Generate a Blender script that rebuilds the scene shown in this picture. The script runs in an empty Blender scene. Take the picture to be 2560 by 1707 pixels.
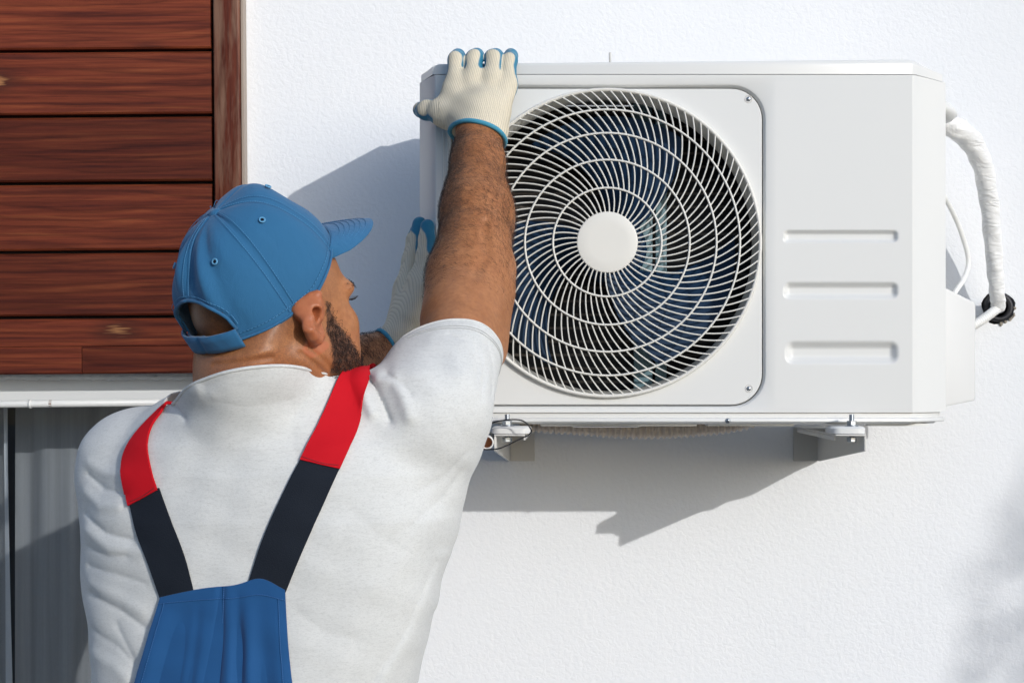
import bpy, bmesh, math, random
import numpy as np
from mathutils import Vector, Matrix
from mathutils.bvhtree import BVHTree

random.seed(7); RNG = np.random.default_rng(7)
SC = bpy.context.scene
COL = SC.collection

# ------------------------------------------------------------------ camera, world, sun, exposure
CAM_D, CAM_Z, FPX, VPX, VPY = 2.869, 1.6, 4007.5, 1452.0, 961.0     # wall is y = 0; picture is 2560 x 1707
cam_d = bpy.data.cameras.new('camera'); cam = bpy.data.objects.new('camera', cam_d); COL.objects.link(cam)
cam.location = (0, -CAM_D, CAM_Z); cam.rotation_euler = (math.pi/2, 0, 0)
cam_d.sensor_width = 36.0; cam_d.lens = 36.0*FPX/2560
cam_d.shift_x = -(VPX-1280)/2560; cam_d.shift_y = (VPY-853.5)/2560
cam_d.clip_start = 0.05; cam_d.clip_end = 500
SC.camera = cam
SUN = Vector((0.75, -1.0, 0.40)).normalized()                        # towards the sun
elev = math.asin(SUN.z); azim = math.atan2(SUN.x, SUN.y)
w = bpy.data.worlds.new('World'); SC.world = w; w.use_nodes = True
nt = w.node_tree; bg = nt.nodes['Background']
sky = nt.nodes.new('ShaderNodeTexSky'); sky.sky_type = 'NISHITA'; sky.sun_disc = False
sky.sun_elevation = elev; sky.sun_rotation = azim; sky.air_density = 1.0; sky.dust_density = 2.2; sky.ozone_density = 4.5
nt.links.new(sky.outputs[0], bg.inputs[0]); bg.inputs[1].default_value = 0.15
sl = bpy.data.lights.new('sun', 'SUN'); sl.energy = 2.0; sl.angle = math.radians(0.5); sl.color = (1.0, 0.975, 0.94)
so = bpy.data.objects.new('sun', sl); COL.objects.link(so)
so.rotation_euler = (-SUN).to_track_quat('-Z', 'Y').to_euler(); so.location = SUN*20
SC.view_settings.view_transform = 'Standard'; SC.view_settings.look = 'None'
SC.view_settings.gamma = 1.0; SC.view_settings.use_curve_mapping = False
SC.view_settings.exposure = 0.12
SC.cycles.max_bounces = 8; SC.cycles.transparent_max_bounces = 12

# ------------------------------------------------------------------ helpers
def P(px, py, Z):
    """a point of the photograph (2560 wide) at a distance Z from the camera"""
    return np.array([(px-VPX)/FPX*Z, Z-CAM_D, CAM_Z+(VPY-py)/FPX*Z], dtype=np.float32)
V = lambda a: Vector((float(a[0]), float(a[1]), float(a[2])))

def tag(o, label=None, cat=None, group=None, kind=None):
    if label: o['label'] = label
    if cat: o['category'] = cat
    if group: o['group'] = group
    if kind: o['kind'] = kind
    return o
def empty(name, loc=(0, 0, 0)):
    o = bpy.data.objects.new(name, None); COL.objects.link(o); o.location = loc; o.empty_display_size = .05
    return o
def link(name, me, mat=None, parent=None):
    o = bpy.data.objects.new(name, me); COL.objects.link(o)
    if mat is not None and not me.materials: me.materials.append(mat)
    if parent is not None:
        o.parent = parent
        o.matrix_parent_inverse = Matrix.Translation(-parent.location) if parent.parent is None else Matrix()
    return o
def mesh_np(name, v, quads=None, tris=None, smooth=True):
    me = bpy.data.meshes.new(name)
    v = np.asarray(v, np.float32); me.vertices.add(len(v)); me.vertices.foreach_set('co', v.ravel())
    q = np.zeros((0, 4), np.int32) if quads is None else np.asarray(quads, np.int32).reshape(-1, 4)
    t = np.zeros((0, 3), np.int32) if tris is None else np.asarray(tris, np.int32).reshape(-1, 3)
    loops = np.concatenate([q.ravel(), t.ravel()]).astype(np.int32)
    me.loops.add(len(loops)); me.loops.foreach_set('vertex_index', loops)
    n = len(q)+len(t); me.polygons.add(n)
    st = np.concatenate([np.arange(len(q))*4, len(q)*4+np.arange(len(t))*3]).astype(np.int32)
    me.polygons.foreach_set('loop_start', st)
    me.polygons.foreach_set('use_smooth', np.full(n, smooth))
    me.update(calc_edges=True); me.validate()
    return me
def mesh_bm(name, bm, smooth=False, angle=None):
    bmesh.ops.recalc_face_normals(bm, faces=bm.faces)
    me = bpy.data.meshes.new(name); bm.to_mesh(me); bm.free()
    if smooth:
        for p in me.polygons: p.use_smooth = True
        if angle is not None:
            try: me.set_sharp_from_angle(angle=math.radians(angle))
            except Exception: pass
    return me
def attr(me, name, arr):
    a = me.attributes.new(name, 'FLOAT', 'POINT'); a.data.foreach_set('value', np.asarray(arr, np.float32))
def verts_of(me):
    a = np.empty(len(me.vertices)*3, np.float32); me.vertices.foreach_get('co', a); return a.reshape(-1, 3)
def normals_of(me):
    a = np.empty(len(me.vertices)*3, np.float32); me.vertices.foreach_get('normal', a); return a.reshape(-1, 3)

def box_bm(lo, hi, bevel=0.0, seg=2):
    bm = bmesh.new(); bmesh.ops.create_cube(bm, size=1.0)
    for vv in bm.verts:
        vv.co = Vector([(lo[i]+hi[i])/2+vv.co[i]*(hi[i]-lo[i]) for i in range(3)])
    if bevel > 0:
        bmesh.ops.bevel(bm, geom=list(bm.edges), offset=bevel, segments=seg, affect='EDGES', profile=.5)
    return bm
def box(name, lo, hi, mat, parent=None, bevel=0.0, seg=2):
    return link(name, mesh_bm(name, box_bm(lo, hi, bevel, seg), smooth=bevel > 0, angle=40), mat, parent)
def prism_bm(poly, axis, a, b, bevel=0.0, seg=2):
    """poly: 2-d outline; axis: the extrusion axis index; from a to b"""
    bm = bmesh.new(); oth = [i for i in range(3) if i != axis]
    def pt(p, h):
        c = [0, 0, 0]; c[oth[0]] = p[0]; c[oth[1]] = p[1]; c[axis] = h; return c
    v0 = [bm.verts.new(pt(p, a)) for p in poly]; v1 = [bm.verts.new(pt(p, b)) for p in poly]
    bm.faces.new(v0); bm.faces.new(v1[::-1]); n = len(poly)
    for i in range(n): bm.faces.new((v0[i], v0[(i+1) % n], v1[(i+1) % n], v1[i]))
    if bevel > 0: bmesh.ops.bevel(bm, geom=list(bm.edges), offset=bevel, segments=seg, affect='EDGES', profile=.5)
    return bm
def frames(pts, closed=False):
    pts = np.asarray(pts, float); n = len(pts)
    if closed: t = np.roll(pts, -1, 0)-np.roll(pts, 1, 0)
    else:
        t = np.empty_like(pts); t[1:-1] = pts[2:]-pts[:-2]; t[0] = pts[1]-pts[0]; t[-1] = pts[-1]-pts[-2]
    t /= np.linalg.norm(t, axis=1)[:, None]+1e-12
    ref = np.array([0, 0, 1.]) if abs(t[0][2]) < .9 else np.array([1., 0, 0])
    N = np.empty_like(pts); nn = np.cross(ref, t[0]); nn /= np.linalg.norm(nn)
    for i in range(n):
        nn = nn-t[i]*(nn@t[i]); nn /= np.linalg.norm(nn)+1e-12; N[i] = nn
    return t, N, np.cross(t, N)
def tube_np(pts, rad, n=12, closed=False, cap=True):
    pts = np.asarray(pts, float); m = len(pts); rad = np.broadcast_to(np.asarray(rad, float), (m,))
    t, N, B = frames(pts, closed); an = np.arange(n)/n*2*math.pi
    ring = N[:, None, :]*np.cos(an)[None, :, None]+B[:, None, :]*np.sin(an)[None, :, None]
    v = (pts[:, None, :]+ring*rad[:, None, None]).reshape(-1, 3); q = []
    for i in range(m if closed else m-1):
        j = (i+1) % m
        for k in range(n): q.append((i*n+k, i*n+(k+1) % n, j*n+(k+1) % n, j*n+k))
    tr = []
    if cap and not closed:
        v = np.vstack([v, pts[0], pts[-1]]); a, b = m*n, m*n+1
        for k in range(n):
            tr.append((a, (k+1) % n, k)); tr.append((b, (m-1)*n+k, (m-1)*n+(k+1) % n))
    return v, q, tr
def tube(name, pts, rad, mat, parent=None, n=12, closed=False, cap=True):
    v, q, t = tube_np(pts, rad, n, closed, cap); return link(name, mesh_np(name, v, q, t), mat, parent)
def spline(ctrl, n):
    """Catmull-Rom through control points"""
    c = np.asarray(ctrl, float); c = np.vstack([2*c[0]-c[1], c, 2*c[-1]-c[-2]]); out = []
    m = len(c)-3
    for s in np.linspace(0, m-1e-6, n):
        i = int(s); f = s-i; p0, p1, p2, p3 = c[i:i+4]
        out.append(.5*((2*p1)+(-p0+p2)*f+(2*p0-5*p1+4*p2-p3)*f*f+(-p0+3*p1-3*p2+p3)*f**3))
    return np.array(out)
def lathe_np(profile, n, origin, axis_x, axis_y, axis_z):
    """profile: (radius, height) list; revolved round axis_z"""
    o, ax, ay, az = [np.asarray(k, float) for k in (origin, axis_x, axis_y, axis_z)]
    v = []; q = []
    for r, h in profile:
        for k in range(n):
            a = 2*math.pi*k/n; v.append(o+ax*(r*math.cos(a))+ay*(r*math.sin(a))+az*h)
    for i in range(len(profile)-1):
        for k in range(n): q.append((i*n+k, i*n+(k+1) % n, (i+1)*n+(k+1) % n, (i+1)*n+k))
    return np.array(v), q

# ------------------------------------------------------------------ materials
class Mat:
    def __init__(s, name, col, rough=.5, metal=0.0, spec=.5):
        s.m = bpy.data.materials.new(name); s.m.use_nodes = True; s.t = s.m.node_tree; s.n = s.t.nodes; s.l = s.t.links
        s.b = s.n['Principled BSDF']; s.b.inputs['Base Color'].default_value = (*col, 1)
        s.b.inputs['Roughness'].default_value = rough; s.b.inputs['Metallic'].default_value = metal
        s.b.inputs['Specular IOR Level'].default_value = spec; s.col = col; s.co = None; s.bump_last = None
    def coord(s, stretch=(1, 1, 1), rnd=False, kind='Object', rot=(0, 0, 0)):
        tc = s.n.new('ShaderNodeTexCoord'); mp = s.n.new('ShaderNodeMapping')
        mp.inputs['Scale'].default_value = stretch; mp.inputs['Rotation'].default_value = rot
        s.l.new(tc.outputs[kind], mp.inputs['Vector'])
        if rnd:
            oi = s.n.new('ShaderNodeObjectInfo'); mu = s.n.new('ShaderNodeVectorMath'); mu.operation = 'SCALE'
            cb = s.n.new('ShaderNodeCombineXYZ')
            for i in range(3): s.l.new(oi.outputs['Random'], cb.inputs[i])
            mu.inputs['Scale'].default_value = 37.0; s.l.new(cb.outputs[0], mu.inputs[0]); s.l.new(mu.outputs[0], mp.inputs['Location'])
        return mp.outputs[0]
    def noise(s, scale, detail=3, rough=.5, dist=0.0, vec=None):
        k = s.n.new('ShaderNodeTexNoise'); k.inputs['Scale'].default_value = scale; k.inputs['Detail'].default_value = detail
        k.inputs['Roughness'].default_value = rough; k.inputs['Distortion'].default_value = dist
        if vec is not None: s.l.new(vec, k.inputs['Vector'])
        return k.outputs['Fac']
    def ramp(s, fac, stops):
        k = s.n.new('ShaderNodeValToRGB'); e = k.color_ramp.elements
        while len(e) < len(stops): e.new(.5)
        for i, (p, c) in enumerate(stops):
            e[i].position = p; e[i].color = (*c, 1) if not np.isscalar(c) else (c, c, c, 1)
        s.l.new(fac, k.inputs[0]); return k.outputs[0]
    def mix(s, fac, a, b, mode='MIX'):
        k = s.n.new('ShaderNodeMix'); k.data_type = 'RGBA'; k.blend_type = mode
        for sock, val in ((k.inputs[0], fac), (k.inputs[6], a), (k.inputs[7], b)):
            if hasattr(val, 'node'): s.l.new(val, sock)
            elif np.isscalar(val): sock.default_value = val
            else: sock.default_value = (*val, 1)
        return k.outputs[2]
    def math(s, op, a, b=0.0):
        k = s.n.new('ShaderNodeMath'); k.operation = op
        for sock, val in ((k.inputs[0], a), (k.inputs[1], b)):
            if hasattr(val, 'node'): s.l.new(val, sock)
            else: sock.default_value = val
        return k.outputs[0]
    def attr(s, name):
        k = s.n.new('ShaderNodeAttribute'); k.attribute_name = name; return k.outputs['Fac']
    def base(s, sock): s.l.new(sock, s.b.inputs['Base Color']); return s
    def rough(s, sock): s.l.new(sock, s.b.inputs['Roughness']); return s
    def bump(s, h, strength=.3, dist=.002):
        k = s.n.new('ShaderNodeBump'); k.inputs['Strength'].default_value = strength if np.isscalar(strength) else 1
        if not np.isscalar(strength): s.l.new(strength, k.inputs['Strength'])
        k.inputs['Distance'].default_value = dist
        s.l.new(h, k.inputs['Height'])
        if s.bump_last is not None: s.l.new(s.bump_last, k.inputs['Normal'])
        s.bump_last = k.outputs[0]; s.l.new(k.outputs[0], s.b.inputs['Normal']); return s

# white stucco
k = Mat('stucco', (.79, .80, .81), .85, spec=.25)
c = k.coord()
big = k.noise(1.6, 4, .6, vec=c); k.base(k.mix(k.ramp(big, [(.35, 0.0), (.7, 1.0)]), (.815, .825, .84), (.785, .80, .815)))
n1 = k.noise(120, 4, .55, .5, vec=c); n2 = k.noise(300, 2, .5, vec=c)
k.bump(k.math('ADD', k.ramp(n1, [(.35, 0.0), (.66, 1.0)]), k.math('MULTIPLY', n2, .35)), k.ramp(k.noise(2.2, 3, .6, vec=c), [(.3, .14), (.7, .32)]), .0017)
M_STUCCO = k.m
# timber
def timber(name, vert=False):
    k = Mat(name, (.15, .04, .02), .42, spec=.18)
    sw = (lambda a, b_: (a, 1, b_)) if not vert else (lambda a, b_: (b_, 1, a))
    warp = k.noise(1.3, 3, .55, vec=k.coord(sw(1.0, 3.2), rnd=True))           # broad tone along a board
    grain = k.noise(4.0, 8, .70, .3, vec=k.coord(sw(2.2, 62), rnd=True))        # fine fibre
    streak = k.noise(3.0, 7, .62, .5, vec=k.coord(sw(1.0, 38), rnd=True))
    wv = k.n.new('ShaderNodeTexWave'); wv.wave_type = 'BANDS'; wv.bands_direction = 'Z' if not vert else 'X'; wv.wave_profile = 'SAW'
    wv.inputs['Scale'].default_value = 17; wv.inputs['Distortion'].default_value = 11; wv.inputs['Detail'].default_value = 2.5; wv.inputs['Detail Scale'].default_value = .8; wv.inputs['Detail Roughness'].default_value = .45
    k.l.new(k.coord(sw(.22, 1), rnd=True), wv.inputs['Vector'])
    col = k.ramp(streak, [(.28, (.052, .011, .008)), (.45, (.115, .024, .012)), (.58, (.158, .036, .016)), (.75, (.225, .066, .026))])
    col = k.mix(.70, col, k.ramp(wv.outputs['Fac'], [(.0, .50), (.25, .92), (.8, 1.12), (1.0, .72)]), 'MULTIPLY')
    col = k.mix(.75, col, k.ramp(grain, [(.30, .60), (.5, 1.0), (.7, 1.25)]), 'MULTIPLY')
    col = k.mix(.8, col, k.ramp(warp, [(.3, .72), (.7, 1.28)]), 'MULTIPLY')
    if not vert:                                                                # knots
        vo = k.n.new('ShaderNodeTexVoronoi'); vo.inputs['Scale'].default_value = 3.0; vo.inputs['Randomness'].default_value = 1.0; vo.voronoi_dimensions = '2D'
        wob = k.n.new('ShaderNodeVectorMath'); wob.operation = 'ADD'; nz_ = k.n.new('ShaderNodeTexNoise'); nz_.inputs['Scale'].default_value = 22; sc_ = k.n.new('ShaderNodeVectorMath'); sc_.operation = 'SCALE'; sc_.inputs['Scale'].default_value = .05
        k.l.new(nz_.outputs['Color'], sc_.inputs[0]); k.l.new(k.coord((.8, 1, 1.7), rnd=True, rot=(math.pi/2, 0, 0)), wob.inputs[0]); k.l.new(sc_.outputs[0], wob.inputs[1]); k.l.new(wob.outputs[0], vo.inputs['Vector'])
        col = k.mix(k.ramp(vo.outputs['Distance'], [(.03, .85), (.07, .5), (.14, 0.0)]), col, (.045, .015, .010))
        col = k.mix(k.ramp(vo.outputs['Distance'], [(.02, .8), (.045, 0.0)]), col, (.32, .15, .065))
    else:                                                                       # weathered grey patches
        col = k.mix(k.ramp(k.noise(5, 4, .65, vec=k.coord((9, 1, 1.1))), [(.42, 0.0), (.64, .85)]), col, (.235, .140, .095))
    oi = k.n.new('ShaderNodeObjectInfo'); col = k.mix(1.0, col, k.ramp(oi.outputs['Random'], [(.0, (.80, .76, .76)), (1.0, (1.22, 1.2, 1.15))]), 'MULTIPLY')
    k.base(col); k.bump(grain, .30, .0010); k.bump(wv.outputs['Fac'], .10, .0012); k.rough(k.ramp(streak, [(.2, .52), (.8, .36)])); return k.m
M_WOOD = timber('stained_timber'); M_WOODV = timber('stained_timber_upright', True)
M_GAP = Mat('dark_gap', (.012, .010, .012), .9).m
def paint(name, col, rough=.35, spec=.5, nz=.04):
    k = Mat(name, col, rough, spec=spec); c = k.coord(); n = k.noise(3.0, 5, .6, vec=c)
    a = tuple(x*(1-nz) for x in col); b = tuple(min(x*(1+nz), .9) for x in col)
    k.base(k.mix(n, a, b)); return k
M_UNIT = Mat('unit_enamel', (.69, .695, .68), .30, spec=.5).m
M_GRILLE = paint('grille_enamel', (.70, .69, .645), .38, .5, .03).m
M_PVC = paint('white_plastic', (.76, .76, .74), .4).m
M_FRAME = paint('white_frame', (.70, .71, .71), .45).m
k = paint('drain_plastic', (.62, .54, .46), .5); M_HOSE = k.m
M_STEEL = paint('bracket_paint', (.60, .59, .56), .45).m
M_ZINC = Mat('zinc', (.42, .45, .48), .36, 1.0).m
M_GALV = paint('galvanised', (.17, .28, .32), .5, .4, .2).m
M_DARK = Mat('unit_dark', (.004, .008, .018), .8, spec=.15).m
M_BLADE = Mat('fan_blade', (.006, .028, .070), .6, spec=.25).m
M_BLACK = Mat('black_rubber', (.012, .012, .016), .5).m
M_INNER = Mat('pipe_inner', (.46, .27, .17), .7).m
k = Mat('coil_fins', (.05, .05, .055), .45, .3)
wv = k.n.new('ShaderNodeTexWave'); wv.bands_direction = 'Z'; wv.inputs['Scale'].default_value = 14; k.l.new(k.coord(), wv.inputs['Vector'])
k.base(k.ramp(wv.outputs['Fac'], [(.86, (.004, .005, .008)), (.97, (.12, .105, .09))])); M_COIL = k.m
k = Mat('pipe_wrap', (.80, .80, .79), .38); c = k.coord((1, 1, 3.2), rot=(0, .5, 0)); k.bump(k.noise(24, 3, .5, 1.5, vec=c), .75, .006); M_WRAP = k.m
# cloth
def cloth(name, col, var, weave=1500.0, rough=.9, heather=None, str_=.25):
    k = Mat(name, col, rough, spec=.2); k.b.inputs['Sheen Weight'].default_value = .12
    c = k.coord(); n = k.noise(6, 4, .6, vec=c)
    a = tuple(x*(1-var) for x in col); b = tuple(x*(1+var) for x in col)
    colr = k.mix(n, a, b)
    if heather:
        h = k.noise(250, 4, .7, .4, vec=k.coord((.28, .5, 1.5)))
        colr = k.mix(k.ramp(h, [(.47, 0.0), (.66, heather)]), colr, tuple(x*.62 for x in col))
        h2 = k.noise(700, 3, .7, vec=k.coord((.45, .6, 1.3)))
        colr = k.mix(k.ramp(h2, [(.5, 0.0), (.66, heather*1.6)]), colr, tuple(x*.58 for x in col))
    k.base(colr); k.bump(k.noise(weave, 2, .5, vec=c), str_, .0006); k.bump(k.noise(70, 3, .55, 1.0, vec=c), .10, .0015); return k
def cloth_flat(*a, **k_):
    c_ = cloth(*a, **k_); c_.b.inputs['Sheen Weight'].default_value = 0; c_.b.inputs['Specular IOR Level'].default_value = .1; return c_
M_TEE = cloth('grey_heather_jersey', (.62, .63, .62), .03, 900, .95, .22, .3).m
k = cloth('blue_cotton_twill', (.026, .125, .26), .16, 1300, .85, None, .5); k.bump(k.noise(28, 4, .55, 1.6, vec=k.coord((1, 1, .6))), .22, .006); M_CAP = k.m
M_CAPST = Mat('cap_stitch', (.06, .22, .42), .8).m
M_BIB = cloth('blue_work_cloth', (.013, .080, .225), .10, 1200, .8, None, .35).m
M_RED = cloth_flat('red_work_cloth', (.50, .008, .016), .05, 1200, .8).m
M_ELAST = cloth_flat('charcoal_elastic', (.014, .018, .026), .2, 700, .9, None, .6).m
k = Mat('curtain_net', (.86, .86, .85), .9, spec=.1)
tr = k.n.new('ShaderNodeBsdfTransparent'); mx = k.n.new('ShaderNodeMixShader')
k.l.new(k.math('MULTIPLY', k.ramp(k.noise(900, 2, .5, vec=k.coord()), [(.3, .85), (.7, 1.0)]), k.ramp(k.noise(34, 3, .6, vec=k.coord((1, 0, .02))), [(.30, .42), (.70, .66)])), mx.inputs[0])
k.l.new(tr.outputs[0], mx.inputs[1]); k.l.new(k.b.outputs[0], mx.inputs[2])
k.l.new(mx.outputs[0], k.n['Material Output'].inputs['Surface']); M_NET = k.m
k = Mat('window_glass', (.9, .95, .95), .02)
tr = k.n.new('ShaderNodeBsdfTransparent'); tr.inputs[0].default_value = (.88, .90, .92, 1); gl = k.n.new('ShaderNodeBsdfGlossy'); gl.inputs['Roughness'].default_value = .01
fr = k.n.new('ShaderNodeFresnel'); fr.inputs[0].default_value = 1.5; mx = k.n.new('ShaderNodeMixShader')
k.l.new(fr.outputs[0], mx.inputs[0]); k.l.new(tr.outputs[0], mx.inputs[1]); k.l.new(gl.outputs[0], mx.inputs[2])
k.l.new(mx.outputs[0], k.n['Material Output'].inputs['Surface']); M_GLASS = k.m
# skin
k = Mat('skin', (.36, .145, .065), .46, spec=.4)
c = k.coord(); n = k.noise(38, 5, .6, vec=c); sk = k.mix(k.ramp(n, [(.3, 0.0), (.7, 1.0)]), (.325, .125, .044), (.43, .182, .073))
mot = k.noise(150, 4, .65, vec=c); sk = k.mix(k.ramp(mot, [(.42, 0.0), (.68, .55)]), sk, (.235, .085, .034)); fine = k.noise(650, 3, .6, vec=c)
sk = k.mix(k.math('MULTIPLY', k.attr('rosy'), .75), sk, (.42, .12, .055))
st = k.math('MULTIPLY', k.ramp(fine, [(.40, 0.0), (.60, .75)]), k.attr('stubble')); sk = k.mix(st, sk, (.17, .075, .038))
sk = k.mix(k.attr('hairy'), sk, (.030, .014, .010))
k.base(sk); k.bump(fine, .22, .0009); k.bump(n, .12, .003)
k.b.inputs['Subsurface Weight'].default_value = .08; k.b.inputs['Subsurface Radius'].default_value = (.012, .004, .002); k.b.inputs['Subsurface Scale'].default_value = 1.0
M_SKIN = k.m
M_HAIR = Mat('dark_hair', (.016, .008, .006), .5).m
M_ARMHAIR = Mat('arm_hair', (.042, .020, .012), .5).m
M_EYE = Mat('eye_white', (.7, .68, .64), .1).m
# gloves
k = Mat('knit_glove', (.62, .56, .44), .9, spec=.15)
c = k.coord(); rib = k.n.new('ShaderNodeTexWave'); rib.bands_direction = 'X'; rib.inputs['Scale'].default_value = 1.0; rib.inputs['Distortion'].default_value = .8
cx = k.n.new('ShaderNodeCombineXYZ'); k.l.new(k.attr('rib'), cx.inputs[0]); k.l.new(cx.outputs[0], rib.inputs['Vector'])
base = k.mix(k.noise(14, 4, .6, vec=c), (.72, .66, .53), (.60, .54, .41)); ribd = k.ramp(rib.outputs['Fac'], [(.0, .55), (.45, 1.0)])
base = k.mix(.40, base, ribd, 'MULTIPLY')
lat = k.mix(k.noise(30, 3, .5, vec=c), (.030, .17, .28), (.045, .23, .36))
k.base(k.mix(k.attr('latex'), base, lat)); k.rough(k.ramp(k.attr('latex'), [(0, .9), (1, .45)]))
k.bump(k.mix(k.attr('latex'), rib.outputs['Fac'], k.noise(260, 2, .5, vec=c)), .45, .0012); M_GLOVE = k.m
M_CUFF = cloth('glove_cuff', (.055, .27, .40), .12, 900, .9).m
k = Mat('paving', (.16, .155, .14), .9); c = k.coord(); k.base(k.mix(k.noise(3, 6, .6, vec=c), (.085, .085, .078), (.13, .125, .112))); k.bump(k.noise(90, 3, .5, vec=c), .3, .003); M_PAVE = k.m
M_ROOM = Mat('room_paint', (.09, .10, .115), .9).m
M_SHOE = Mat('shoe_leather', (.05, .04, .035), .5).m
M_RUST = Mat('rust', (.20, .09, .035), .8).m

# ------------------------------------------------------------------ signed distance helpers (people)
def norm(a): return np.sqrt(np.einsum('ij,ij->i', a, a))
def cap_(p, a, b, ra, rb):
    a = np.asarray(a, np.float32); b = np.asarray(b, np.float32); ab = b-a
    t = np.clip(((p-a)@ab)/float(ab@ab), 0, 1); q = p-a-t[:, None]*ab
    return norm(q)-(ra+(rb-ra)*t)
def ell_(p, c, r, M=None):
    q = p-np.asarray(c, np.float32)
    if M is not None: q = q@np.asarray(M, np.float32)
    r = np.asarray(r, np.float32); k0 = norm(q/r); k1 = norm(q/(r*r)); return k0*(k0-1)/(k1+1e-6)
def smin(a, b, k):
    h = np.clip(.5+.5*(b-a)/k, 0, 1); return b+(a-b)*h-k*h*(1-h)
def smax(a, b, k): return -smin(-a, -b, k)
def near_(d, p, c0, rad, fn, k):
    m = norm(p-np.asarray(c0, np.float32)) < rad
    if m.any():
        o = d.copy(); o[m] = smin(d[m], fn(p[m]), k); return o
    return d
def chain(p, pts, rads, k=.006):
    d = None
    for i in range(len(pts)-1):
        e = cap_(p, pts[i], pts[i+1], rads[i], rads[i+1]); d = e if d is None else smin(d, e, k)
    return d
def seg2(p, poly):
    """distance in the xz plane to a polyline of (x, z)"""
    q = p[:, [0, 2]]; best = np.full(len(p), 9., np.float32)
    for a, b in zip(poly[:-1], poly[1:]):
        a = np.asarray(a, np.float32); b = np.asarray(b, np.float32); ab = b-a
        t = np.clip(((q-a)@ab)/float(ab@ab+1e-12), 0, 1); best = np.minimum(best, norm(q-a-t[:, None]*ab))
    return best
def mesh_sdf(fn, lo, hi, h, B=8, slack=1.35):
    lo = np.asarray(lo, np.float64); nb = np.ceil((np.asarray(hi)-lo)/(h*B)).astype(int)
    g = np.stack(np.meshgrid(*[np.arange(n) for n in nb], indexing='ij'), -1).reshape(-1, 3)
    cen = (lo+(g+.5)*B*h).astype(np.float32); d = np.concatenate([fn(cen[i:i+200000]) for i in range(0, len(cen), 200000)])
    act = g[np.abs(d) < B*h*.5*1.7321*slack+.004]
    o = np.stack(np.meshgrid(*[np.arange(B+1)]*3, indexing='ij'), -1).reshape(-1, 3)
    dims = nb*B+2
    key = lambda c: (c[..., 0].astype(np.int64)*dims[1]+c[..., 1])*dims[2]+c[..., 2]
    cells = []; vals = []; edges = [[], [], []]
    for s in range(0, len(act), 400):
        a = act[s:s+400]; idx = a[:, None, :]*B+o[None]
        D = fn((lo+idx.reshape(-1, 3)*h).astype(np.float32)).reshape(len(a), B+1, B+1, B+1)
        corners = np.stack([D[:, i:i+B, j:j+B, l:l+B] for i in (0, 1) for j in (0, 1) for l in (0, 1)], -1)
        ins = corners < 0; m = ins.any(-1) & ~ins.all(-1); w_ = np.argwhere(m)
        if len(w_) == 0: continue
        cells.append(a[w_[:, 0]]*B+w_[:, 1:]); vals.append(corners[m])
        S = D < 0
        for ax in range(3):
            sl0 = [slice(0, B)]*3; sl1 = list(sl0); sl1[ax] = slice(1, B+1)
            s0 = S[(slice(None), *sl0)]; s1 = S[(slice(None), *sl1)]; e = np.argwhere(s0 != s1)
            edges[ax].append(np.concatenate([a[e[:, 0]]*B+e[:, 1:], s0[tuple(e.T)][:, None].astype(int)], 1))
    cells = np.concatenate(cells); vals = np.concatenate(vals); kk = key(cells); od = np.argsort(kk); kk = kk[od]; cells = cells[od]; vals = vals[od]
    offs = np.array([(i, j, l) for i in (0, 1) for j in (0, 1) for l in (0, 1)], float)
    acc = np.zeros((len(cells), 3)); cnt = np.zeros(len(cells))
    for a in range(8):
        for b in range(a+1, 8):
            if np.abs(offs[a]-offs[b]).sum() != 1: continue
            va, vb = vals[:, a], vals[:, b]; m = (va < 0) != (vb < 0); t = np.where(m, va/(va-vb+1e-12), 0)
            acc += np.where(m[:, None], offs[a]+(offs[b]-offs[a])*t[:, None], 0); cnt += m
    v = lo+(cells+acc/cnt[:, None])*h; quads = []
    for ax in range(3):
        if not edges[ax]: continue
        e = np.concatenate(edges[ax]); c0 = e[:, :3]; b1, b2 = (ax+1) % 3, (ax+2) % 3
        ids = []
        for (u1, u2) in ((0, 0), (1, 0), (1, 1), (0, 1)):
            c = c0.copy(); c[:, b1] -= u1; c[:, b2] -= u2; kq = key(c); i = np.clip(np.searchsorted(kk, kq), 0, len(kk)-1); i = np.where(kk[i] == kq, i, -1); ids.append(i)
        q = np.stack(ids, 1); ok = (q >= 0).all(1); q = q[ok]; flip = e[ok, 3] == 0; q[flip] = q[flip][:, ::-1]; quads.append(q)
    return v.astype(np.float32), np.concatenate(quads)

# ================================================================== SETTING
WZ = CAM_D
def wx(px, y=0.0): return (px-VPX)/FPX*(CAM_D+y)
def wz(py, y=0.0): return CAM_Z+(VPY-py)/FPX*(CAM_D+y)
g = mesh_np('ground', [(-60, -60, 0), (60, -60, 0), (60, 40, 0), (-60, 40, 0)], [(0, 1, 2, 3)], smooth=False)
tag(link('ground', g, M_PAVE), kind='structure')

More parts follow.
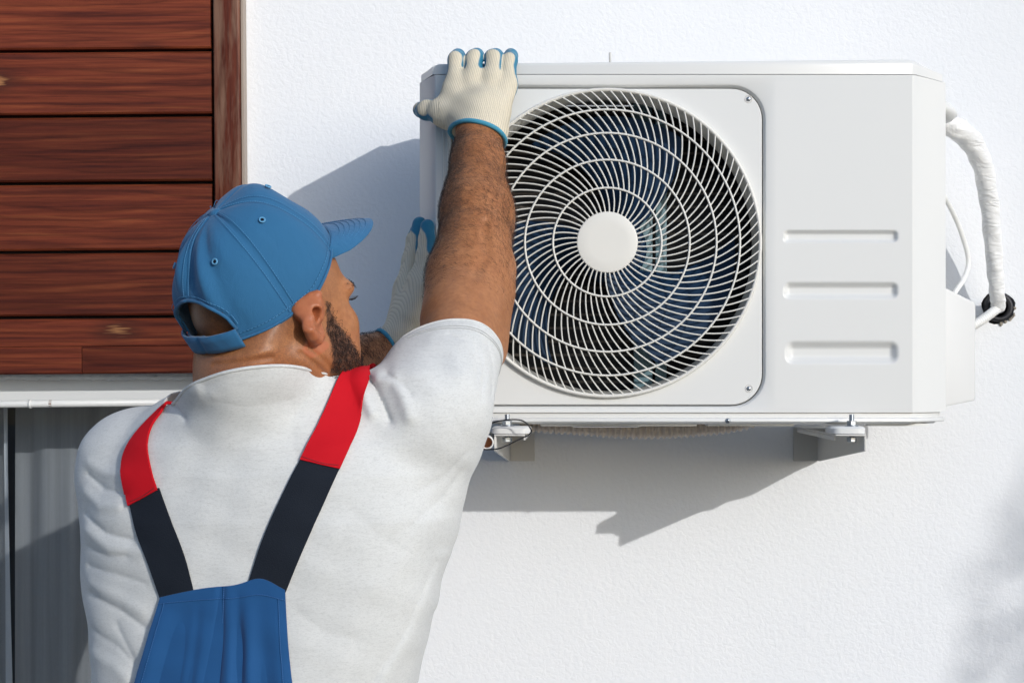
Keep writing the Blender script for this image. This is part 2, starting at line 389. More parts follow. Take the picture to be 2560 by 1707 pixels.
# ---- house wall with a window opening and the pipe hole
OX0, OX1, OZ0, OZ1 = -1.95, wx(610), .62, wz(938)
HOLE = (wx(2496), wz(768)); HR = .030
def wall_mesh():
    bm = bmesh.new(); T = .30
    X0, X1, Z0, Z1 = -7.0, 6.0, -.02, 5.2
    def loop(pts): return [bm.verts.new((x, 0, z)) for x, z in pts]
    outer = loop([(X0, Z0), (X1, Z0), (X1, Z1), (X0, Z1)])
    win = loop([(OX0, OZ0), (OX1, OZ0), (OX1, OZ1), (OX0, OZ1)])
    hole = loop([(HOLE[0]+HR*math.cos(t)*(1+.06*math.sin(5*t)), HOLE[1]+HR*math.sin(t)*(1+.08*math.cos(3*t))) for t in np.linspace(0, 2*math.pi, 24, endpoint=False)])
    ed = []
    for lp in (outer, win, hole):
        for i in range(len(lp)): ed.append(bm.edges.new((lp[i], lp[(i+1) % len(lp)])))
    bmesh.ops.triangle_fill(bm, use_beauty=True, use_dissolve=False, edges=ed)
    for lp in (win, hole):
        bk = [bm.verts.new((v.co.x, T, v.co.z)) for v in lp]
        for i in range(len(lp)):
            j = (i+1) % len(lp); bm.faces.new((lp[i], lp[j], bk[j], bk[i]))
    bk = [bm.verts.new((v.co.x, T, v.co.z)) for v in outer]
    for i in range(4): bm.faces.new((outer[i], outer[(i+1) % 4], bk[(i+1) % 4], bk[i]))
    return mesh_bm('house_wall', bm)
tag(link('house_wall', wall_mesh(), M_STUCCO), 'white rough stucco house wall behind the air conditioner', 'wall')

# ---- timber cladding
clad = empty('wood_cladding', (wx(300), -.02, wz(930)))
tag(clad, 'dark red brown stained timber cladding of horizontal planks above the window', 'cladding')
FY = -.030; xr = wx(534, FY); xl = -2.0
ys = [-420, -210, -40, 126, 289, 457, 628.5, 792, 934]
for i in range(len(ys)-1):
    z1, z0 = wz(ys[i], FY), wz(ys[i+1], FY); gap = .0028
    if i == len(ys)-2:       # lowest board has a drip rail seam
        zm = wz(865, FY)
        pr = [(FY, zm+.0006), (FY, z1-gap-.004), (FY+.004, z1-gap), (FY+.020, z1-gap), (FY+.020, zm+.0006)]
        link('plank', mesh_bm('plank', prism_bm(pr, 0, xl, xr)), M_WOOD, clad)
        xj = wx(207, FY)
        for a, b in ((xl, xj-.0006), (xj+.0006, xr+.004)):
            pr = [(FY-.004, z0+.003), (FY-.004, zm-.002), (FY-.002, zm-.0004), (FY+.020, zm-.0004), (FY+.020, z0), (FY-.001, z0)]
            link('plank', mesh_bm('plank', prism_bm(pr, 0, a, b)), M_WOOD, clad)
        continue
    dz = RNG.uniform(-.0005, .0005); dy = RNG.uniform(-.0012, .0012)
    pr = [(FY+dy, z0+gap+.003), (FY+dy, z1-gap-.004), (FY+dy+.005, z1-gap), (FY+.020, z1-gap), (FY+.020, z0+gap), (FY+dy+.003, z0+gap)]
    link('plank', mesh_bm('plank', prism_bm(pr, 0, xl, xr-RNG.uniform(0, .0015))), M_WOOD, clad)
box('backing_board', (xl, FY+.0205, wz(933, FY)), (wx(537, FY), -.001, 3.1), M_GAP, clad)
box('upright_post', (wx(540, FY), FY-.004, wz(933.4, FY)), (wx(606, FY), -.0012, 3.1), M_WOODV, clad, .004, 3)
M_TRIM = paint('trim_metal', (.33, .27, .22), .5).m
box('metal_trim', (wx(606.8, FY), FY+.003, wz(934, FY)), (wx(614.5, FY), -.0014, 3.1), M_TRIM, clad, .001, 1)
clad.rotation_euler = (0, math.radians(-.45), 0)

# ---- window
win = empty('window', (wx(300), .1, OZ0)); tag(win, 'white framed window with net curtain under the timber cladding', 'window')
LY = .045
box('frame_head', (OX0, LY, wz(1015, LY)), (OX1-.002, LY+.06, OZ1-.001), M_FRAME, win, .003)
box('frame_jamb', (OX1-.05, LY+.004, OZ0+.041), (OX1-.0025, LY+.058, wz(1015, LY)-.0005), M_FRAME, win, .003)
box('frame_sill', (OX0, LY, OZ0+.001), (OX1-.002, LY+.06, OZ0+.04), M_FRAME, win, .003)
box('glass_pane', (OX0+.01, LY+.030, OZ0+.035), (OX1-.04, LY+.034, wz(1010, LY)+.01), M_GLASS, win)
# ragged caulk bead under the planks
n = 150; xs = np.linspace(-1.3, OX1-.004, n); bead = []
for x in xs: bead.append((x, LY-.004+RNG.normal(0, .0006), OZ1-.0035+RNG.normal(0, .0007)))
tube('caulk_bead', bead, .0048+RNG.normal(0, .0007, n), M_FRAME, win, 8)
# white rail in front of the head
rail = empty('blind_rail', (wx(150), 0, wz(1010))); tag(rail, 'slim white round rail along the top of the window', 'rail')
RY = .016; rz = lambda px: wz(1010-px*.011, RY)
link('rail_tube', mesh_np('rail_tube', *tube_np([(-1.5, RY, rz(VPX-1.5*1397)), (wx(612, RY)-.004, RY, rz(612))], .0066, 16)), M_PVC, rail)
for px in (76, 470):
    v, q, t = tube_np([(wx(px, RY)-.002, RY, rz(px)), (wx(px, RY)+.002, RY, rz(px))], .0082, 16); link('rail_clip', mesh_np('rail_clip', v, q, t), M_PVC, rail)
v, q, t = tube_np([(wx(124, RY), RY, rz(124)), (wx(131, RY), RY, rz(131))], .00675, 10); link('rust_spot', mesh_np('rust_spot', v, q, t), M_RUST, rail)
# curtain
cur = empty('net_curtain', (wx(150), .2, OZ0)); tag(cur, 'pale grey net curtain hanging in soft folds behind the glass', 'curtain')
def drape(name, x0, x1, z0, z1, y0, amp, per, nx, mat, seed, lean=0.0):
    r = np.random.default_rng(seed); X = np.linspace(x0, x1, nx); Zs = np.linspace(z1, z0, 12); v = []
    ph = r.uniform(0, 6, 3)
    for j, z in enumerate(Zs):
        f = j/11
        for x in X:
            y = y0+amp*(math.sin(2*math.pi*x/per+ph[0]+.5*math.sin(x*9))+.28*math.sin(2*math.pi*x/(per*.37)+ph[1]+f*1.5))+.3*amp*f*math.sin(2*math.pi*x/(per*1.7)+ph[2])
            v.append((x+lean*f*(x-x0)/(x1-x0+1e-9)+lean*f, y, z))
    q = [(j*nx+i, j*nx+i+1, (j+1)*nx+i+1, (j+1)*nx+i) for j in range(11) for i in range(nx-1)]
    return link(name, mesh_np(name, v, q), mat, cur)
CY = .235; ZT = OZ1-.03
drape('curtain_panel', wx(34, CY), OX1-.01, OZ0-.02, ZT, CY, .013, .16, 160, M_NET, 3)
drape('curtain_panel', OX0, wx(18, CY), OZ0-.02, ZT, CY+.012, .014, .12, 60, M_NET, 5)
M_HEM = Mat('curtain_hem', (.80, .81, .81), .9).m
for a, b, c_, d_ in ((14, 20, 8, 21), (29, 38, 40, 62)):
    tops = (wx(a, CY), wx(b, CY)); bots = (wx(c_, CY), wx(d_, CY)); v = []
    for j in range(14):
        f = j/13
        for i in range(4):
            g_ = i/3; x = (tops[0]*(1-g_)+tops[1]*g_)*(1-f)+(bots[0]*(1-g_)+bots[1]*g_)*f
            v.append((x, CY-.045+.003*math.sin(6*f+i), ZT+(OZ0-ZT)*f))
    link('curtain_hem', mesh_np('curtain_hem', v, [(j*4+i, j*4+i+1, j*4+i+5, j*4+i+4) for j in range(13) for i in range(3)]), M_HEM, cur)
# second, longer sheer behind
drape('curtain_lining', wx(236, CY), OX1+.0, OZ0, ZT, CY+.10, .014, .10, 60, M_NET, 9)
# room behind
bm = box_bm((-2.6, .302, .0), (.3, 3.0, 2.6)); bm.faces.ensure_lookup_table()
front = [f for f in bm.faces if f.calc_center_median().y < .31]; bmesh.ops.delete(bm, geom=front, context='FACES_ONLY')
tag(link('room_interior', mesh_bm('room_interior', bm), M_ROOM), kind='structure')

# ================================================================== AIR CONDITIONER
UF = -.423; US = FPX/(CAM_D+UF)             # front plane, pixels per metre there
ux = lambda px: (px-VPX)/US
uz = lambda py: CAM_Z+(VPY-py)/US
UB = UF+.279                                 # back
XL, XR = -.2508, .5678; FXL, FXR = ux(1091), ux(2281); CD = .062
ZB, ZT1, ZLID = uz(1031), uz(187.5), uz(147)
FC = (ux(1518), uz(607.5)); FR = .2362       # fan centre, radius
unit = empty('air_conditioner', ((XL+XR)/2, (UF+UB)/2, uz(1055)))
tag(unit, 'white outdoor air conditioner unit with round spiral fan grille fixed to wall', 'air conditioner')

def rrect(x0, x1, z0, z1, r, n=10):
    pts = []
    for cx_, cz_, a0 in ((x1-r, z0+r, -90), (x1-r, z1-r, 0), (x0+r, z1-r, 90), (x0+r, z0+r, 180)):
        for k_ in range(n+1):
            a = math.radians(a0+90*k_/n); pts.append((cx_+r*math.cos(a), cz_+r*math.sin(a)))
    return pts
PX0, PX1, PZ0, PZ1, PR = ux(1131), ux(1905.5), uz(1012), uz(221), .047
def cabinet():
    bm = bmesh.new()
    SPLIT = ux(1942)
    lip = .009
    # left part of the front with the rounded opening
    out = [bm.verts.new((x, UF, z)) for x, z in ((FXL, ZB), (SPLIT, ZB), (SPLIT, ZT1), (FXL, ZT1))]
    L0 = [bm.verts.new((x, UF, z)) for x, z in rrect(PX0-lip, PX1+lip, PZ0-lip, PZ1+lip, PR+lip)]
    ed = []
    for lp in (out, L0):
        for i in range(len(lp)): ed.append(bm.edges.new((lp[i], lp[(i+1) % len(lp)])))
    bmesh.ops.triangle_fill(bm, use_beauty=True, use_dissolve=False, edges=ed)
    prev = L0
    for off, dy in ((.0055, .0012), (.0028, .0042), (.0018, .0075), (.0016, .03)):
        cur_ = [bm.verts.new((x, UF+dy, z)) for x, z in rrect(PX0-off, PX1+off, PZ0-off, PZ1+off, PR+off)]
        for i in range(len(cur_)):
            j = (i+1) % len(cur_); f = bm.faces.new((prev[i], prev[j], cur_[j], cur_[i])); f.smooth = True
        prev = cur_
    # right part: height field with three pressed ribs
    ribs = [(ux(1958), ux(2246), uz(608), uz(574), .0065), (ux(1958), ux(2247), uz(749), uz(704), .0075), (ux(1962), ux(2248), uz(911), uz(851), .0090)]
    def depth(x, z):
        d = 0
        for x0, x1, z0, z1, dp in ribs:
            r = (z1-z0)/2; cx_ = (x0+x1)/2; cz_ = (z0+z1)/2
            qx = abs(x-cx_)-((x1-x0)/2-r*.75); qz = abs(z-cz_)-(r-r*.75)
            sd = math.hypot(max(qx, 0), max(qz, 0))+min(max(qx, qz), 0)-r*.75
            t = min(max(-sd/(r*.72), 0), 1); d = max(d, dp*t*t*(3-2*t))
        return d
    xs = sorted(set([SPLIT]+list(np.linspace(ux(1952), ux(2256), 96))+[FXR]))
    zz = [ZB]
    for x0, x1, z0, z1, dp in sorted(ribs, key=lambda r: r[2]): zz += list(np.linspace(z0-.003, z1+.003, 24))
    zz.append(ZT1); grid = [[bm.verts.new((x, UF+depth(x, z), z)) for x in xs] for z in zz]
    for j in range(len(zz)-1):
        for i in range(len(xs)-1):
            f = bm.faces.new((grid[j][i], grid[j][i+1], grid[j+1][i+1], grid[j+1][i])); f.smooth = True
    # chamfers and sides swept in z
    def strip(path):
        a = [bm.verts.new((x, y, ZB)) for x, y in path]; b = [bm.verts.new((x, y, ZT1)) for x, y in path]
        for i in range(len(path)-1):
            f = bm.faces.new((a[i], a[i+1], b[i+1], b[i])); f.smooth = True
    def corner(p0, p1, p2, r, n=6):
        p0, p1, p2 = map(np.array, (p0, p1, p2)); u = (p0-p1)/np.linalg.norm(p0-p1); w_ = (p2-p1)/np.linalg.norm(p2-p1)
        return [tuple((1-t)**2*(p1+u*r)+2*t*(1-t)*p1+t*t*(p2+w_*r)) for t in np.linspace(0, 1, n)]
    yb = UF+CD
    rp = [(FXR, UF)]+corner((FXR, UF), (FXR+.006, UF+.0008), (XR, yb), .006)+corner((FXR, UF), (XR, yb), (XR, UB), .008)+[(XR, UB), (XR-.02, UB)]
    strip(rp)
    lp = [(FXL, UF)]+corner((FXL, UF), (FXL-.005, UF+.0008), (XL, yb), .004)+corner((FXL, UF), (XL, yb), (XL, UB), .006)+[(XL, UB), (XL+.02, UB)]
    strip(lp)
    # back skin
    a = [bm.verts.new((x, UB-.002, z)) for x, z in ((XL+.02, ZB), (XR-.02, ZB), (XR-.02, ZT1), (XL+.02, ZT1))]; bm.faces.new(a)
    me = mesh_bm('cabinet', bm); me.set_sharp_from_angle(angle=math.radians(28)); return me
cab = link('cabinet', cabinet(), M_UNIT, unit)
# thin raised ridges down the left edge of the front
for px, wd in ((1106, .0016), (1116, .0022)):
    box('edge_ridge', (ux(px), UF-.0016, ZB+.01), (ux(px)+wd, UF+.001, ZT1-.028), M_UNIT, unit, .0005, 1)

# top lid
def outline(off, n=5):
    o = off; yb = UF+CD
    pts = [(XL-o, UB), (XL-o, yb+.012), (XL-o+.002, yb), (FXL-.006-o*.6, UF+.004-o*.6), (FXL+.004, UF-o), (FXR-.004, UF-o), (FXR+.006+o*.6, UF+.004-o*.6), (XR+o-.002, yb), (XR+o, yb+.012), (XR+o, UB)]
    return pts
bm = bmesh.new(); rows = []
for off, z, drop in ((-.0012, ZT1+.0009, 0), (.0002, ZT1+.0009, 0), (.0002, ZT1+.012, .0), (.0001, ZLID-.008, .35), (-.0008, ZLID-.0035, .75), (-.003, ZLID-.0010, .95), (-.007, ZLID, 1.0), (-.06, ZLID+.001, 1.0)):
    row = []
    for x, y in outline(off):
        e = min(abs(x-XL), abs(x-XR)); fall = max(0.0, 1-e/.066); zz = z-drop*.017*fall**1.2
        row.append(bm.verts.new((x, y, zz)))
    rows.append(row)
for a, b in zip(rows[:-1], rows[1:]):
    m_ = len(a)
    for i in range(m_): bm.faces.new((a[i], a[(i+1) % m_], b[(i+1) % m_], b[i]))
bm.faces.new(rows[-1]); bm.faces.new(rows[0][::-1])
lid = link('top_lid', mesh_bm('top_lid', bm, True, 32), M_UNIT, unit)

box('lid_clip', (ux(1523), UF+.02, ZLID-.002), (ux(1529), UF+.03, ZLID+.014), M_STEEL, lid, .001, 1)
# base pan with a rolled lip and pressed underside
yb = UF+CD
bm = bmesh.new(); rows = []
for off, z in ((-.004, ZB+.001), (-.004, uz(1044)), (.0022, uz(1045.5)), (.003, uz(1047.5)), (.003, uz(1053)), (.0015, uz(1055)), (-.010, uz(1055.5)), (-.014, uz(1060)), (-.03, uz(1061))):
    rows.append([bm.verts.new((x, y, z)) for x, y in outline(off)])
for a, b in zip(rows[:-1], rows[1:]):
    m_ = len(a)
    for i in range(m_): bm.faces.new((a[i], a[(i+1) % m_], b[(i+1) % m_], b[i]))
bm.faces.new(rows[-1][::-1]); bm.faces.new(rows[0])
base = link('base_pan', mesh_bm('base_pan', bm, True, 35), M_UNIT, unit)
for a, b, d in ((1350, 1745, 1066), (1430, 1600, 1069), (1770, 1990, 1064), (2180, 2330, 1064)):
    box('pressed_rib', (ux(a), UF+.018, uz(d)), (ux(b), UF+.06, uz(1060.5)), M_UNIT, base, .003, 2)
def screw(px, py, y, r, parent, recess=True):
    o = V((ux(px), y, uz(py)))
    if recess:
        v, q = lathe_np([(r*1.75, -.0004), (r*1.6, .0004), (r*1.45, .0002)], 20, o, (1, 0, 0), (0, 0, 1), (0, -1, 0)); link('screw_recess', mesh_np('screw_recess', v, q), M_STEEL, parent)
    prof = [(0.0001, .0022), (r*.55, .002), (r*.9, .0012), (r, 0)]
    v, q = lathe_np(prof, 16, o, (1, 0, 0), (0, 0, 1), (0, -1, 0)); s_ = link('screw', mesh_np('screw', v, q), M_ZINC, parent)
    for ang in (.4, .4+math.pi/2):
        d = Vector((math.cos(ang), 0, math.sin(ang)))*r*.6; n_ = Vector((-d.z, 0, d.x)).normalized()*r*.14
        vs = [o+d+n_, o+d-n_, o-d-n_, o-d+n_]; vs = [(p.x, y-.00235, p.z) for p in vs]
        link('screw_slot', mesh_np('screw_slot', vs, [(0, 1, 2, 3)]), M_DARK, s_) if parent is unit else None
    return s_
screw(1819, 1052, UF-.003, .0042, unit, False)

# fan panel
def fan_panel():
    bm = bmesh.new(); y = UF+.0040; N_ = 96
    L = [bm.verts.new((x, y, z)) for x, z in rrect(PX0+.0014, PX1-.0014, PZ0+.0014, PZ1-.0014, PR-.0014)]
    C = [bm.verts.new((FC[0]+(FR-.0042)*math.cos(t), y, FC[1]+(FR-.0042)*math.sin(t))) for t in np.linspace(0, 2*math.pi, N_, endpoint=False)]
    ed = []
    for lp in (L, C):
        for i in range(len(lp)): ed.append(bm.edges.new((lp[i], lp[(i+1) % len(lp)])))
    bmesh.ops.triangle_fill(bm, use_beauty=True, use_dissolve=False, edges=ed)
    E = [bm.verts.new((x, y+.0012, z)) for x, z in rrect(PX0, PX1, PZ0, PZ1, PR)]; E2 = [bm.verts.new((v.co.x, y+.02, v.co.z)) for v in E]
    for a, b in ((L, E), (E, E2)):
        for i in range(len(a)): bm.faces.new((a[i], a[(i+1) % len(a)], b[(i+1) % len(a)], b[i]))
    return mesh_bm('fan_panel', bm, True, 30)
panel = link('fan_panel', fan_panel(), M_UNIT, unit)
screw(1872, 247, UF+.0036, .0036, panel); screw(1873, 971, UF+.0036, .0036, panel)

# grille: rings, spiral wires, hub cap
gr = empty('fan_grille_frame'); bpy.data.objects.remove(gr)
O3 = np.array([FC[0], 0, FC[1]])
def ring_pts(r, y, n=120): return [(FC[0]+r*math.cos(t), y, FC[1]+r*math.sin(t)) for t in np.linspace(0, 2*math.pi, n, endpoint=False)]
GY = UF-.004
dome = lambda r: GY-.010*(1-(r/FR)**2)
pxm = 1/US
R_ = [76*pxm, 135*pxm, 205*pxm, 272*pxm, 331*pxm, FR-.003]
v, q = lathe_np([(FR-.0058, .006), (FR-.0055, -.004), (FR-.003, -.0058), (FR-.0004, -.0045), (FR+.0004, .0), (FR+.0004, .006)], 128, (FC[0], UF, FC[1]), (1, 0, 0), (0, 0, 1), (0, 1, 0))
grille = link('fan_grille', mesh_np('fan_grille', v, q), M_GRILLE, unit)
for r in R_[1:5]:
    v, q, t = tube_np(ring_pts(r, dome(r)-.0016), .0016, 8, True); link('grille_ring', mesh_np('grille_ring', v, q), M_GRILLE, grille)
v, q = lathe_np([(R_[0]-.001, .010), (R_[0], .006), (R_[0], .0006), (R_[0]-.0010, -.0006), (R_[0]-.002, -.0009), (R_[0]*.6, -.0009), (.0001, -.0009)], 64, (FC[0], dome(0), FC[1]), (1, 0, 0), (0, 0, 1), (0, 1, 0))
hc = mesh_np('grille_hub_cap', v, q); hc.set_sharp_from_angle(angle=math.radians(25)); link('grille_hub_cap', hc, M_GRILLE, grille)
slope = lambda r: np.interp(r/pxm, [76, 135, 205, 272, 331, 388], [.06, .33, .52, .66, .80, 1.0])
def wire(r0, r1, m=12):
    rs = np.linspace(r0, r1, m); th = np.zeros(m)
    for i in range(1, m):
        rm = (rs[i]+rs[i-1])/2; th[i] = th[i-1]+slope(rm)/rm*(rs[i]-rs[i-1])
    c = np.stack([rs*np.cos(th), [dome(r) for r in rs], rs*np.sin(th)], 1); t = np.gradient(c, axis=0); t /= np.linalg.norm(t, axis=1)[:, None]
    side = np.stack([-t[:, 2], np.zeros(m), t[:, 0]], 1); side /= np.linalg.norm(side, axis=1)[:, None]
    prof = [(-.0011, .0044), (-.0011, .0006), (-.0005, -.0004), (.0005, -.0004), (.0011, .0006), (.0011, .0044)]
    v = np.concatenate([c+side*a+np.array([0, b, 0]) for a, b in prof]); k_ = len(prof)
    q = [(p*m+i, p*m+i+1, ((p+1) % k_)*m+i+1, ((p+1) % k_)*m+i) for p in range(k_) for i in range(m-1)]
    return v, q
counts = [46, 66, 80, 90, 98]; ph = 0.02
for zi in range(5):
    v, q = wire(R_[zi]-.0008, R_[zi+1]+.0006); N_ = counts[zi]
    if zi >= 2:
        me = mesh_np('grille_wire', v, q, smooth=False)
        for i in range(N_):
            o = link('grille_wire', me, M_GRILLE, grille); o.location = O3; o.rotation_euler = (0, -(2*math.pi*i/N_+ph*zi), 0)
    else:
        vs, qs = [], []
        for i in range(N_):
            a = 2*math.pi*i/N_+ph*zi; ca, sa = math.cos(a), math.sin(a)
            vv = np.stack([v[:, 0]*ca-v[:, 2]*sa, v[:, 1], v[:, 0]*sa+v[:, 2]*ca], 1)+O3; qs += [tuple(k_+len(vs)*len(v) for k_ in f) for f in q]; vs.append(vv)
        tag(link('inner_grille_wires', mesh_np('inner_grille_wires', np.concatenate(vs), qs, smooth=False), M_GRILLE, grille), kind='stuff')
# shroud, fan, motor bracket, coil
v, q = lathe_np([(FR-.0045, .006), (FR-.006, .012), (FR-.0085, .02), (FR-.010, .028), (FR-.010, .050)], 96, (FC[0], UF, FC[1]), (1, 0, 0), (0, 0, 1), (0, 1, 0))
link('fan_shroud', mesh_np('fan_shroud', v, q), M_GRILLE, unit)
fan = link('fan', mesh_np('fan', *lathe_np([(.0001, -.03), (.03, -.029), (.043, -.02), (.046, .03)], 40, (FC[0], UF+.075, FC[1]), (1, 0, 0), (0, 0, 1), (0, 1, 0))), M_BLADE, unit)
def blade():
    nr, na = 10, 14; v = []
    for i in range(nr):
        r = .044+(.205-.044)*i/(nr-1); f = i/(nr-1)
        for j in range(na):
            a = (j/(na-1))*(.95+.30*f)+f*.45; v.append((r*math.cos(a), UF+.055+.055*(j/(na-1))-.012*math.sin(math.pi*j/(na-1)), r*math.sin(a)))
    return v, [(i*na+j, i*na+j+1, (i+1)*na+j+1, (i+1)*na+j) for i in range(nr-1) for j in range(na-1)]
bme = mesh_np('fan_blade', *blade())
for i in range(3):
    o = link('fan_blade', bme, M_BLADE, fan); o.location = O3; o.rotation_euler = (0, -(2*math.pi*i/3+.5), 0)
mb = box('motor_bracket', (FC[0]+.045, UF+.132, ZB+.01), (FC[0]+.075, UF+.150, ZT1-.01), M_GALV, unit, .002)
box('bracket_rail', (FC[0]+.080, UF+.132, ZB+.01), (FC[0]+.098, UF+.150, ZT1-.01), M_GALV, mb, .002)
link('motor', mesh_np('motor', *lathe_np([(.0001, -.04), (.045, -.038), (.055, -.03), (.055, .03), (.0001, .03)], 32, (FC[0]+.01, UF+.14, FC[1]), (1, 0, 0), (0, 0, 1), (0, 1, 0))), M_BLADE, mb)
box('coil', (XL+.02, UB-.045, ZB+.01), (FXR-.16, UB-.015, ZT1-.01), M_COIL, unit)
box('inner_partition', (PX1+.012, UF+.03, ZB+.004), (PX1+.016, UB-.05, ZT1-.004), M_DARK, unit)
box('inner_tray', (XL+.03, UF+.03, ZB+.004), (PX1+.010, UB-.05, ZB+.008), M_DARK, unit)

# valve cover on the right side
vx = [(XR-.001, UF+.085), (XR+.078, UF+.185), (XR+.082, UF+.192), (XR+.082, UF+.245), (XR-.001, UF+.245)]
bm = bmesh.new()
def vz(x, y):
    Z = y+CAM_D; f = (x-XR)/.082
    top = wz(712+46*f, y); bot = wz(1019-19*f, y); return top, bot
tops = [bm.verts.new((x, y, vz(x, UF+.09+.1*((x-XR)/.082))[0])) for x, y in vx]; bots = [bm.verts.new((x, y, vz(x, UF+.09+.1*((x-XR)/.082))[1])) for x, y in vx]
bm.faces.new(tops); bm.faces.new(bots[::-1])
for i in range(len(vx)): bm.faces.new((tops[i], tops[(i+1) % len(vx)], bots[(i+1) % len(vx)], bots[i]))
bmesh.ops.bevel(bm, geom=list(bm.edges), offset=.004, segments=2, affect='EDGES', profile=.5)
M_VALVE = Mat('valve_cover_plastic', (.70, .70, .685), .22).m
link('valve_cover', mesh_bm('valve_cover', bm, True, 40), M_VALVE, unit)
# rounded service cap near the top
sv = np.array([XR-.004, UF+.12, wz(275, UF+.12)]); v = []; nphi, nth = 24, 12
for j in range(nth+1):
    t = j/nth*math.pi
    for i in range(nphi):
        a = 2*math.pi*i/nphi; x = .038*math.sin(t)*math.cos(a); y = .045*math.sin(t)*math.sin(a); z = .020*math.cos(t)
        if z < -.004: z = -.004+(z+.004)*.95; x *= .9
        v.append((sv[0]+x, sv[1]+y, sv[2]+z-.3*x))
q = [(j*nphi+i, j*nphi+(i+1) % nphi, (j+1)*nphi+(i+1) % nphi, (j+1)*nphi+i) for j in range(nth) for i in range(nphi)]
link('pipe_port_cap', mesh_np('pipe_port_cap', v, q), M_UNIT, unit)
link('terminal_cover', mesh_bm('terminal_cover', box_bm((XR-.002, UF+.14, wz(460, UF+.14)), (XR+.009, UF+.2, wz(325, UF+.14)), .004), True, 40), M_UNIT, unit)

# feet of the unit
def foot(px0, px1, flip, bolt_px):
    y0, y1 = UF-.050, UF+.03; zt = uz(1064); x0 = (px0-VPX)/FPX*(CAM_D+y0); x1 = (px1-VPX)/FPX*(CAM_D+y0)
    pts = rrect(x0, x1, y0, y1, .014, 5); bm = bmesh.new()
    rows = []
    for off, z in ((.0, zt-.0105), (.0, zt-.003), (.002, zt-.0008), (.004, zt)):
        cx_, cy_ = (x0+x1)/2, (y0+y1)/2
        rows.append([bm.verts.new((cx_+(x-cx_)*(1-off/((x1-x0)/2)), cy_+(y-cy_)*(1-off/((y1-y0)/2)), z)) for x, y in pts])
    for a, b in zip(rows[:-1], rows[1:]):
        for i in range(len(a)): bm.faces.new((a[i], a[(i+1) % len(a)], b[(i+1) % len(a)], b[i]))
    bm.faces.new(rows[-1]); bm.faces.new(rows[0][::-1])
    f = link('foot', mesh_bm('foot', bm, True, 40), M_UNIT, unit)
    bx_, by_ = (bolt_px-VPX)/FPX*(CAM_D+y0+.02), y0+.02
    def hexa(r, z0, z1, name):
        link(name, mesh_bm(name, prism_bm([(bx_+r*math.cos(math.radians(60*k_+12)), by_+r*math.sin(math.radians(60*k_+12))) for k_ in range(6)], 2, z0, z1, .0006, 1)), M_ZINC, f)
    link('washer', mesh_np('washer', *tube_np([(bx_, by_, zt+.0002), (bx_, by_, zt+.0016)], .0105, 20)), M_ZINC, f)
    hexa(.0078, zt+.0017, zt+.0085, 'nut'); hexa(.0078, zt-.0235, zt-.0165, 'bolt_head')
    zs = np.arange(zt-.0165, zt+.0185, .0005); link('bolt_shaft', mesh_np('bolt_shaft', *tube_np([(bx_, by_, z) for z in zs], [.0038+.0004*(i % 3 == 0) for i in range(len(zs))], 10)), M_ZINC, f)
    return zt
zt = foot(2080, 2167, 1, 2129); foot(1228, 1326, -1, 1268)

# wall brackets
def bracket(name, xa, s, label):
    """xa: plane of the arm's upright web; s = -1: flanges to the left, +1: to the right"""
    b = empty(name, (xa, 0, 1.46)); tag(b, label, 'bracket', 'wall brackets under the air conditioner')
    ztop = uz(1064)-.0112; zf, zw = 1.5005, 1.4635; yf = UF-.052; t = .0032
    o = (xa, xa+s*t) if s > 0 else (xa+s*t, xa)
    pr = [(yf, zf), (yf, ztop-.003), (-.004, ztop-.003), (-.004, zw), (-.02, zw+.0006)]
    link('bracket_arm', mesh_bm('bracket_arm', prism_bm(pr, 0, o[0], o[1], .0006, 1)), M_STEEL, b)
    xs_ = sorted((xa, xa+s*.046)); box('top_flange', (xs_[0], yf, ztop-.0029), (xs_[1], -.004, ztop), M_STEEL, b, .0008, 1)
    xl_ = sorted((xa+s*.0428, xa+s*.0460)); box('flange_lip', (xl_[0], yf+.02, ztop-.010), (xl_[1], -.05, ztop-.0031), M_STEEL, b, .0008, 1)
    xs_ = sorted((xa+s*.0033, xa+s*.047)); box('wall_plate', (xs_[0], -.0045, zw), (xs_[1], -.0006, ztop-.0032), M_STEEL, b, .0006, 1)
    return b
bracket('wall_bracket', .4265, -1, 'steel wall bracket under the right end of the air conditioner')
bracket('wall_bracket', -.1295, 1, 'steel wall bracket beside the open drain pipe end')

# corrugated drain hose and its open end
hose = empty('drain_hose', V(P(1600, 1090, CAM_D-.2))); tag(hose, 'beige corrugated drain hose sagging below the air conditioner', 'hose')
ctrl = [P(1300, 1058, 2.70), P(1345, 1060, 2.70), P(1440, 1066, 2.69), P(1600, 1076, 2.68), P(1740, 1070, 2.69), P(1850, 1056, 2.70), P(1900, 1040, 2.70)]
path = spline(ctrl, 640); s_ = np.concatenate([[0], np.cumsum(np.linalg.norm(np.diff(path, axis=0), axis=1))])
tube('hose_body', path, .0130+.0020*np.sin(s_*2*math.pi/.0100), M_HOSE, hose, 18)
pe = empty('drain_pipe', V(P(1217, 1105, 2.41))); tag(pe, 'short open white drain pipe end pointing at the camera', 'pipe')
a0 = P(1217, 1106, 2.385); a1 = P(1224, 1096, 2.55); az = a1-a0; az /= np.linalg.norm(az)
ax_ = np.cross(az, (0, 0, 1)); ax_ /= np.linalg.norm(ax_); ay_ = np.cross(ax_, az)
v, q = lathe_np([(.0078, .16), (.0078, .0012), (.0086, .0), (.0098, -.0002), (.0103, .001), (.0103, .17)], 28, a0, ax_, ay_, az)
link('pipe_wall', mesh_np('pipe_wall', v, q), M_PVC, pe)
v, q = lathe_np([(.0077, .002), (.0077, .022), (.0001, .024)], 28, a0, ax_, ay_, az); link('pipe_lining', mesh_np('pipe_lining', v, q), M_INNER, pe)
